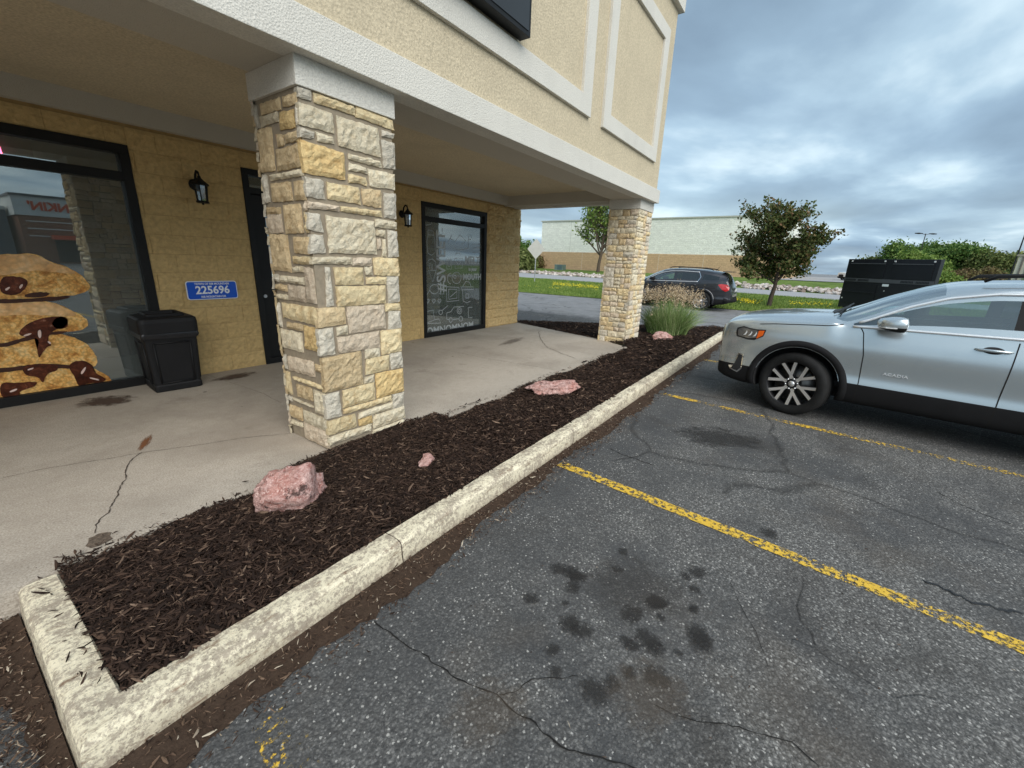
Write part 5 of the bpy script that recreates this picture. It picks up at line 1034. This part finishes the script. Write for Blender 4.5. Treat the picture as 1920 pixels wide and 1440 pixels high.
wc, *_ = build_suv('white_car', 'white car parked far off behind the dark leafed tree', 'car', tuple(EYEV.lerp(EYEV+ray(1588, 523)*(60/ray(1588, 523).dot(_f)), 1).to_2d())+(.70,), math.radians(120), 'paint_white', 1, belt_e, [(-.40, -1.52, 0), (-1.60, -2.45, 1), (-2.6, -3.2, 1)], 0, False, 1.05)

# ================================================================== TREES AND PLANTS
M['bark'] = simple('bark', srgb(92, 80, 68), .95, .3, 12, .8, 40); M['bark_dark'] = simple('bark_dark', srgb(70, 60, 52), .95, .3, 12, .8, 40)
def leafmat(name, cols):
    m = NM(name); r = m.isl(); c = m.ramp(r, cols); m.set(color=c, rough=.6, spec=.3)
    tr = m.n('ShaderNodeBsdfTranslucent'); m.l(c, tr.inputs[0]); x = m.n('ShaderNodeMixShader'); x.inputs[0].default_value = .25; m.l(m.p.outputs[0], x.inputs[1]); m.l(tr.outputs[0], x.inputs[2]); m.l(x.outputs[0], m.o.inputs[0]); return m.m
M['leaf_crab'] = leafmat('leaf_crabapple', [(0, srgb(54, 68, 34)), (.45, srgb(84, 98, 50)), (.78, srgb(112, 112, 64)), (.93, srgb(124, 94, 64)), (1, srgb(158, 130, 92))])
M['leaf_pear'] = leafmat('leaf_pear', [(0, srgb(76, 104, 40)), (.5, srgb(110, 136, 58)), (1, srgb(154, 168, 92))])
M['leaf_mid'] = leafmat('leaf_mid', [(0, srgb(52, 84, 36)), (.5, srgb(84, 116, 52)), (1, srgb(126, 148, 76))])
M['leaf_olive'] = leafmat('leaf_olive', [(0, srgb(72, 88, 44)), (.5, srgb(104, 116, 62)), (1, srgb(140, 146, 88))])
M['leaf_bronze'] = leafmat('leaf_bronze', [(0, srgb(82, 66, 46)), (.5, srgb(112, 96, 62)), (1, srgb(132, 128, 80))])
M['leaf_bright'] = leafmat('leaf_bright', [(0, srgb(82, 110, 44)), (.6, srgb(116, 140, 62)), (1, srgb(150, 166, 88))])
def leaves_mesh(C, size, g, elong=1.7, curl=.3):
    n = len(C); d = g.normal(0, 1, (n, 3)); d /= np.linalg.norm(d, axis=1)[:, None]; e = np.cross(d, g.normal(0, 1, (n, 3))); e /= np.linalg.norm(e, axis=1)[:, None]; u = np.cross(d, e)
    s = size*g.uniform(.6, 1.35, n)[:, None]; V = np.stack([C-d*s*elong*.5, C+e*s*.5+u*s*curl*.5, C+d*s*elong*.5, C-e*s*.5+u*s*curl*.5], 1).reshape(-1, 3); return V, np.arange(n*4).reshape(-1, 4)
def branchy(g, base, h, spread, trunk_r, lean, levels, nch, up=.5, first=.3, gnarl=.12):
    """limbs as tubes; returns (tube list, twig tip points with direction)"""
    tubes, tips = [], []
    def grow(p, d, length, r, lev):
        pts = [p]; rs = [r]; n = 5
        for k in range(n):
            d = (d+Vector(g.normal(0, gnarl, 3))+Vector((0, 0, up*.08))).normalized(); p = p+d*length/n; pts.append(p); rs.append(r*(1-.55*(k+1)/n))
            if lev >= levels-1 or lev == levels: tips.append((p.copy(), d.copy(), lev))
        tubes.append((pts, rs))
        if lev < levels:
            for c in range(nch[lev]):
                t = g.uniform(.35 if lev else first, 1.0); i = min(n-1, int(t*n)); q = pts[i].lerp(pts[i+1], t*n-i); a = g.uniform(0, 6.283); o = Vector((math.cos(a), math.sin(a), g.uniform(-.25, .75)*1)); nd = (d*(1-spread)+o*spread).normalized(); grow(q, nd, length*g.uniform(.5, .78), rs[i]*.55, lev+1)
    grow(Vector(base), Vector((*lean, 1)).normalized(), h, trunk_r, 0); return tubes, tips
def tree(name, label, base, h, spread, tr, lean, levels, nch, bark, leaf, lsize, per, jit, sd, keep=None, group=None, first=.3, up=.5, gnarl=.12, squash=1.0, cat='tree'):
    g = np.random.default_rng(sd); t = thing(name, label, cat, base, 0, group); tubes, tips = branchy(g, (0, 0, 0), h, spread, tr, lean, levels, nch, up, first, gnarl)
    mb = MB()
    for pts, rs in tubes: mb.tube(pts, rs, 7 if rs[0] > .05 else 4, False)
    part('trunk', mb, bark, t, world=False, smooth=True)
    C = np.array([p for p, d, l in tips]); C = np.repeat(C, per, axis=0)+g.normal(0, jit, (len(C)*per, 3))*np.array([1, 1, .75])
    if keep is not None: C = C[keep(C)]
    V, F = leaves_mesh(C, lsize, g); o = link('crown', fastmesh('crown', V, F, leaf), None, t); o['kind'] = 'stuff'; return t
# the dark crabapple on the lawn strip
tree('crabapple_tree', 'dark leafed crabapple tree on the lawn strip', (21.4, 1.47, .12), 2.2, .62, .10, (.02, -.04), 3, [9, 6, 4], 'bark_dark', 'leaf_crab', .080, 12, .115, 0, None, None, .4, .5, .16)
# leaning ornamental pear in front of the pale building
tree('pear_tree', 'upright young tree with sparse pale leaves before the white building', (58.0, 25.8, .62), 6.0, .50, .26, (0, 0), 3, [15, 8, 4], 'bark', 'leaf_pear', .21, 2, .32, 8, lambda C: C[:, 2] > 2.6, None, .32, 1.6, .07)
# thicket right of the black sign
GT = 'trees in the far row on the right'
for (u, vb, vt, dep, leaf, lab, sd) in ((1628, 524, 476, 62, 'leaf_olive', 'low hazy tree seen just left above the black sign', 3), (1690, 526, 447, 58, 'leaf_mid', 'dense green tree rising left of the double lamp post', 4), (1722, 528, 470, 50, 'leaf_bright', 'bright yellow green tree behind the black sign', 9), (1755, 528, 441, 60, 'leaf_mid', 'green tree right behind the double lamp post', 5), (1798, 530, 447, 60, 'leaf_mid', 'mid green tree between the lamp post and the rounded tree', 6), (1862, 530, 457, 55, 'leaf_olive', 'rounded olive tree near the right edge', 7), (1905, 532, 464, 66, 'leaf_olive', 'distant olive tree at the right edge behind the pale kiosk', 12)):
    d = ray(u, vb); k = dep/d.dot(_f); p = EYEV+d*k; top = EYEV+ray(u, vt)*(dep/ray(u, vt).dot(_f)); zb = .5; H_ = top.z-zb
    tree('deciduous_tree', lab, (p.x, p.y, zb), H_*.46, .66, .16, (0, 0), 3, [10, 6, 4], 'bark_dark', leaf, .21, 26, .5, sd*13, None, GT, .25, .45, .16)
for (u, vt, dep, lab, leaf, sd) in ((1775, 505, 44, 'bright green shrub at the right end of the black sign', 'leaf_bright', 31), (1812, 500, 46, 'bronze leafed shrub under the far trees', 'leaf_bronze', 32), (1850, 503, 46, 'second bronze leafed shrub under the far trees, left of the kiosk', 'leaf_bronze', 33), (1880, 506, 48, 'dark shrub just left of the pale kiosk', 'leaf_olive', 34)):
    top = EYEV+ray(u, vt)*(dep/ray(u, vt).dot(_f)); tree('shrub', lab, (top.x, top.y, .3), (top.z-.3)*.5, .8, .08, (0, 0), 3, [8, 6, 4], 'bark_dark', leaf, .16, 18, .36, sd, None, 'shrubs under the far trees', .05, .3, .2, cat='shrub')
# bushes beyond the wall corner, left
for (u, vt, vb, dep, lab, leaf, sd) in ((965, 430, 503, 68, 'tall dark tree just past the wall corner', 'leaf_mid', 51), (987, 466, 503, 66, 'low green bush behind the diamond sign post', 'leaf_olive', 52), (1006, 478, 503, 75, 'small reddish bush between sign post and white building', 'leaf_bronze', 53)):
    top = EYEV+ray(u, vt)*(dep/ray(u, vt).dot(_f)); tree('bush' if sd > 51 else 'deciduous_tree', lab, (top.x, top.y, .6), (top.z-.6)*.5, .72, .12, (0, 0), 3, [9, 6, 4], 'bark_dark', leaf, .28, 8, .36, sd, None, None, .06, .4, .2, cat='bush' if sd > 51 else 'tree')

# lawn blades near and dandelions
n = 70000; y = rng.uniform(-12, 22, n); x = laneN(y)+rng.uniform(0, 1, n)**1.3*(roadN(y)-laneN(y)); fr = (x-laneN(y))/(roadN(y)-laneN(y)); z = np.interp(fr, [0, .03, .3, .7, .97, 1], [.02, .13, .20, .18, .10, .02]); a = rng.uniform(0, 6.28, n); hh = rng.uniform(.05, .11, n); w = rng.uniform(.008, .016, n)
V = np.stack([np.stack([x-np.cos(a)*w, y-np.sin(a)*w, z-.01], 1), np.stack([x+np.cos(a)*w, y+np.sin(a)*w, z-.01], 1), np.stack([x+rng.normal(0, .025, n), y+rng.normal(0, .025, n), z+hh], 1)], 1).reshape(-1, 3)
tag(link('grass', fastmesh('grass', V, np.arange(n*3).reshape(-1, 3), 'blade'), None), 'green mown grass with weeds on the strip beside the road', 'grass', kind='stuff')
def blobs(n, xs, ys, zs, r):
    k = 6; th = np.arange(k)/k*2*np.pi; V = []; 
    base = np.stack([np.cos(th), np.sin(th), np.zeros(k)], 1); base = np.vstack([base, [[0, 0, .5]]]); V = np.stack([xs, ys, zs], 1)[:, None]+base[None]*r[:, None, None]; tri = np.array([[i, (i+1) % k, k] for i in range(k)]); return V.reshape(-1, 3), (tri[None]+(np.arange(n)*7)[:, None, None]).reshape(-1, 3)
cl = []
for (u0, v0, u1, v1, kk) in ((1035, 533, 1122, 540, 420), (1070, 552, 1125, 556, 260), (975, 541, 1010, 545, 140), (1365, 561, 1405, 566, 200), (1380, 577, 1430, 579, 220), (1480, 570, 1560, 572, 90), (1030, 543, 1060, 546, 40), (1400, 568, 1425, 570, 60)):
    for _ in range(kk):
        f_ = rng.uniform(); p = onz(u0+(u1-u0)*f_+rng.normal(0, 2), v0+(v1-v0)*f_+rng.normal(0, 2.0), .25); cl.append((p.x, p.y))
cl = np.array(cl); okk = (cl[:, 0] > laneN(cl[:, 1])+.3) & (cl[:, 0] < roadN(cl[:, 1])-.3); cl = cl[okk]; nn = len(cl); V, F = blobs(nn, cl[:, 0], cl[:, 1], np.full(nn, .29)+rng.uniform(0, .06, nn), rng.uniform(.015, .035, nn))
tag(link('dandelions', fastmesh('dandelions', V, F, 'dandelion'), None), 'yellow dandelion flowers dotted through the lawn strip', 'flowers', kind='stuff')
# riprap along the far road edge
g = np.random.default_rng(5); V0 = []; F0 = []; o_ = 0; bmr = bmesh.new(); bmesh.ops.create_icosphere(bmr, subdivisions=1, radius=1); bv_ = np.array([v.co[:] for v in bmr.verts]); bf = np.array([[v.index for v in f.verts] for f in bmr.faces]); bmr.free()
for k in range(1500):
    y_ = g.uniform(-8, 40); x_ = roadF(y_)+abs(g.normal(.9, .55)); s_ = g.uniform(.08, .24); v_ = bv_*(1+g.normal(0, .16, (len(bv_), 1)))*s_*np.array([1.2, 1, .7]); z_ = np.interp(x_-roadF(y_), [0, 1.1, 4.1], [.05, .26, .6]); V0.append(v_+[x_, y_, z_+.02]); F0.append(bf+o_); o_ += len(bv_)
M['riprap'] = island_mat('riprap', [(0, srgb(120, 106, 96)), (.5, srgb(172, 160, 150)), (1, srgb(214, 206, 198))]); tag(link('riprap', fastmesh('riprap', np.concatenate(V0), np.concatenate(F0), 'riprap'), None), 'pale rubble stones banked along the far edge of the road', 'stones', kind='stuff')

# ================================================================== BACKGROUND STRUCTURES
def cmu(name, c, mortar, sx, sz):
    m = NM(name); p = m.pos(); mp = m.n('ShaderNodeMapping'); mp.inputs['Rotation'].default_value = (math.pi/2, 0, math.pi/2); sw = m.n('ShaderNodeSeparateXYZ'); m.l(p, sw.inputs[0]); cb_ = m.n('ShaderNodeCombineXYZ'); m.l(m.math('ADD', sw.outputs[1], sw.outputs[0]), cb_.inputs[0]); m.l(sw.outputs[2], cb_.inputs[1])
    b = m.n('ShaderNodeTexBrick'); m.l(cb_.outputs[0], b.inputs['Vector']); b.inputs['Scale'].default_value = 1; b.inputs['Brick Width'].default_value = sx; b.inputs['Row Height'].default_value = sz; b.inputs['Mortar Size'].default_value = .012; b.inputs['Color1'].default_value = (*sc(c, .92), 1); b.inputs['Color2'].default_value = (*sc(c, 1.08), 1); b.inputs['Mortar'].default_value = (*mortar, 1)
    n = m.noise(p, 3, 6, .75, 0, (1, 1, 2.2)); col = m.mix(m.ramp(n, [(.42, 0.), (.62, .45)]), b.outputs[0], sc(c, .66)); n2 = m.noise(p, 9, 3); col = m.mix(m.math('MULTIPLY', n2, .25), col, sc(c, .75)); m.set(color=col, rough=.9, spec=.15); m.bump(m.math('ADD', n, n2), 1., .06); return m.m
M['cmu_white'] = cmu('white_split_block', srgb(242, 244, 232), srgb(214, 216, 202), .6, .3); M['cmu_tan'] = cmu('tan_split_block', srgb(204, 174, 136), srgb(172, 142, 108), .6, .3)
t = thing('retail_building', 'long white and tan block building across the road', 'building', (69, 22, .5))
mb = MB(); mb.box((68.3, 3.5, .2), (110, 41.9, 3.55)); part('lower_wall', mb, 'cmu_tan', t); mb = MB(); mb.box((68.36, 3.56, 3.55), (110, 41.84, 8.6)); part('upper_wall', mb, 'cmu_white', t); mb = MB(); mb.box((68.2, 3.4, 8.6), (110, 42.0, 8.78)); part('coping', mb, simple('coping', srgb(176, 178, 166), .6), t)
for yb in (7.5, 14, 20.5, 27, 33.5):
    mb = MB(); mb.box((68.285, yb-.04, .3), (68.31, yb+.04, 3.5)); part('control_joint', mb, simple('joint_fill', srgb(202, 186, 160), .8), t)
for yb in (10, 25, 36):
    mb = MB(); mb.box((68.345, yb-.05, 3.6), (68.362, yb+.05, 8.5)); part('control_joint', mb, simple('joint_fill_w', srgb(206, 208, 196), .8), t)
p = EYEV+ray(1050, 507)*(66/ray(1050, 507).dot(_f))
t = thing('transformer_box', 'grey green utility transformer box in front of the white building', 'utility box', (p.x, p.y, .6)); mb = MB(); mb.box((p.x-.6, p.y-.7, .6), (p.x+.6, p.y+.7, 1.45), .04); part('cabinet', mb, simple('utility_green', srgb(106, 124, 116), .5), t); mb = MB(); mb.box((p.x-.72, p.y-.8, .5), (p.x+.72, p.y+.8, .62)); part('pad', mb, 'concrete', t); mb = MB(); mb.box((p.x-.615, p.y-.6, .7), (p.x-.603, p.y+.2, 1.38)); part('door_panel', mb, simple('utility_door', srgb(84, 104, 104), .5), t)
# diamond warning sign seen from behind
b = Vector((28.6, 17.95, .15)); t = thing('diamond_road_sign', 'back of a grey diamond road sign on a steel post', 'road sign', tuple(b), math.radians(31))
mb = MB(); mb.tube([(0, 0, 0), (0, 0, 3.0)], .038, 6); part('post', mb, 'galv', t, world=False)
mb = MB(); s_ = .53; mb.prism([(s_*1.26, 0), (0, s_*1.42), (-s_*1.26, 0), (0, -s_*1.42)], .04, .046, Matrix.Translation((0, 0, 2.45)) @ Matrix.Rotation(math.pi/2, 4, 'Z') @ Matrix.Rotation(math.pi/2, 4, 'X') @ Matrix.Rotation(0, 4, 'Z') @ Matrix.Diagonal((1, 1, -1, 1))); part('plate', mb, simple('bare_aluminium', srgb(186, 184, 178), .5, .06, 3, metal=.2), t, world=False, fix=True)
mb = MB(); mb.tube([(.05, 0, 2.2), (-.05, 0, 2.2)], .02, 6); mb.tube([(.05, 0, 2.7), (-.05, 0, 2.7)], .02, 6); part('bolts', mb, 'galv', t, world=False)

# black back of the roadside message board
A = Vector((23.0, -.95, 0)); B = Vector((21.2, -3.45, 0)); dv = (B-A); wB = dv.length; ang = math.atan2(dv.y, dv.x)
t = thing('message_board', 'back of a wide black message board cabinet on the lawn strip', 'sign', tuple((A+B)/2+Vector((0, 0, .15))), ang); nf = (1 if (Matrix.Rotation(ang, 3, 'Z') @ Vector((0, -1, 0))).x > 0 else -1)
def mbp(nm, a, b_, mat, bev=.0): mb = MB(); mb.box((a[0], -nf*a[1]*-1, a[2]), (b_[0], -nf*b_[1]*-1, b_[2]), bev); return part(nm, mb, mat, t, world=False)
hw = wB/2; blk = simple('sign_black', (.012, .013, .016), .4, .2, 3); blk2 = simple('sign_black_panel', (.008, .009, .012), .45, .2, 3); gry = simple('sign_grey_band', (.085, .088, .095), .5, .1, 3)
mbp('cabinet', (-hw, -.22, .0), (hw, 0, 2.05), blk, .01)
for x0 in (-hw+.12, .10): mbp('rear_panel', (x0, 0, 1.32), (x0+hw-.24, .025, 1.93), blk2, .006); mbp('panel_lip', (x0+.02, .022, 1.86), (x0+hw-.26, .045, 1.89), gry)
mbp('vent_band', (-hw+.02, 0, 1.16), (hw-.02, .02, 1.30), gry)
for x0 in (-hw+.08, -hw+.56, .52, 1.0):
    for k in range(9): mbp('vent_slot', (x0+k*.045, .018, 1.19), (x0+k*.045+.024, .026, 1.27), blk2)
mbp('lower_panel', (-hw+.1, 0, .3), (-.25, .02, 1.1), blk2, .006); mbp('lower_panel', (-.2, 0, .3), (hw-.1, .022, 1.12), blk, .006); mbp('shelf_ledge', (-hw+.1, .02, .74), (-.28, .05, .78), blk)
mbp('sticker', (-.06, .022, 1.03), (.16, .028, 1.12), 'sign_white')
for x0, z0 in ((-hw+.16, 1.97), (-.18, 1.97), (.16, 1.97), (hw-.16, 1.97), (-hw+.10, .48), (.05, .86)): mbp('bolt', (x0-.028, 0, z0-.028), (x0+.028, .022, z0+.028), 'white_paint', .008)
for x0 in (-hw+.5, hw-.5): mbp('foot', (x0-.1, -.2, -.15), (x0+.1, -.02, .0), gry)

# lamp posts
def lamp_post(u, vt, dep, heads, lab, r=.07, zb=.4):
    top = EYEV+ray(u, vt)*(dep/ray(u, vt).dot(_f)); t = thing('lamp_post', lab, 'lamp post', (top.x, top.y, zb)); mb = MB(); mb.tube([(0, 0, 0), (0, 0, top.z-zb)], [r, r*.6], 8); part('pole', mb, 'dark_alloy', t, world=False); H_ = top.z-zb
    rt = Vector((RT.x, RT.y, 0)).normalized()
    for sg in heads:
        mb = MB(); mb.tube([(0, 0, H_-.1), tuple(rt*sg*.5+Vector((0, 0, H_-.02)))], .03, 6); part('arm', mb, 'dark_alloy', t, world=False); c = rt*sg*.85+Vector((0, 0, H_)); mb = MB(); mb.tube([tuple(c-rt*sg*.42), tuple(c), tuple(c+rt*sg*.4)], [.10, .2, .12], 8, True, .45); part('lamp_head', mb, 'dark_alloy', t, world=False)
lamp_post(1736, 438, 50, (-1, 1), 'tall double headed lamp post above the far trees'); lamp_post(1927, 425, 30, (1,), 'dark lamp pole rising at the right edge beside the pale kiosk', .06)
# pale kiosk at the right edge
d = ray(1893, 530); k = 27/d.dot(_f); p = EYEV+d*k; topz = (EYEV+ray(1893, 479)*(27/ray(1893, 479).dot(_f))).z; kang = math.atan2(d.y, d.x)-math.pi/2-.12
t = thing('kiosk', 'pale beige kiosk corner with a window at the right edge', 'kiosk', (p.x, p.y, .0), kang); km = simple('kiosk_beige', srgb(204, 198, 178), .7, .05, 2)
def kp_(nm, a, b_, mat): mb = MB(); mb.box(a, b_); return part(nm, mb, mat, t, world=False)
kp_('wall', (0, .05, .0), (4, 2.5, topz-.05), km); kp_('roof', (-.08, -.05, topz-.05), (4.1, 2.6, topz+.06), simple('kiosk_trim', srgb(150, 146, 130), .6)); kp_('window_frame', (.45, .0, 1.2), (2.2, .05, topz-.25), simple('kiosk_frame', srgb(120, 130, 96), .6)); kp_('window_pane', (.55, -.012, 1.3), (2.1, -.002, topz-.35), 'shop_glass'); kp_('corner_post', (.18, -.01, .0), (.26, .05, topz-.05), simple('kiosk_post', srgb(110, 104, 96), .6))

# shop across the lot, behind the camera: it shows in the window reflections
def refl(u, v, dist):
    q = ony(u, v, 5.93); d = ray(u, v); d = Vector((d.x, -d.y, d.z)); return q+d*((q.y+dist)/(-d.y))
D = 46; a = refl(22, 365, D); b = refl(190, 381, D); zw = refl(30, 402, D).z; za = refl(90, 444, D).z; x0 = a.x; x1 = x0+6.4; zt = a.z
t = thing('coffee_shop', 'brick and white shop across the lot, mirrored in the shop window', 'building', ((x0+x1)/2, -D-4, 0)); brk = simple('shop_brick', srgb(140, 96, 74), .9, .2, 6, .3, 40); wht = simple('shop_white', srgb(214, 214, 208), .8, .05, 2); org = simple('shop_orange', srgb(214, 84, 44), .6, .05, 3)
def cp(nm, a, b_, mat): mb = MB(); mb.box(a, b_); return part(nm, mb, mat, t)
cp('tower_wall', (x0, -D-8, 0), (x1, -D, zw), brk); cp('sign_band', (x0-.15, -D-8.1, zw), (x1+.15, -D+.12, zt), wht); cp('coping', (x0-.25, -D-8.2, zt), (x1+.25, -D+.25, zt+.18), simple('shop_coping', srgb(90, 92, 94), .6)); cp('awning', (x0+1.7, -D+.02, za-.2), (x0+5.2, -D+1.0, za+.15), org); cp('shop_front', (x0+1.9, -D-.02, .1), (x0+5.0, -D+.03, za-.25), 'black_metal')
for k in range(3): cp('pale_course', (x0+.4, -D-.01, zw-.5-k*.62), (x1-.4, -D+.03, zw-.42-k*.62), wht)
text_part('lettering', "DUNKIN'", (zt-zw)*.62, org, t, Matrix.Translation((x0+2.75, -D+.16, (zt+zw)/2)) @ Matrix.Rotation(math.pi, 4, 'Z') @ Matrix.Rotation(math.pi/2, 4, 'X'), .04, bold=.03)
t = thing('grey_retail_block', 'long dark grey shop block mirrored at the left of the window', 'building', (x0-20, -D-6, 0)); mb = MB(); mb.box((x0-45, -D-14, 0), (x0-.3, -D-3, zt*.80)); part('wall', mb, simple('block_grey', srgb(112, 118, 122), .8, .08, 2), t); mb = MB(); mb.box((x0-45.2, -D-14.2, zt*.80), (x0-.28, -D-2.8, zt*.80+.3)); part('coping', mb, wht, t)
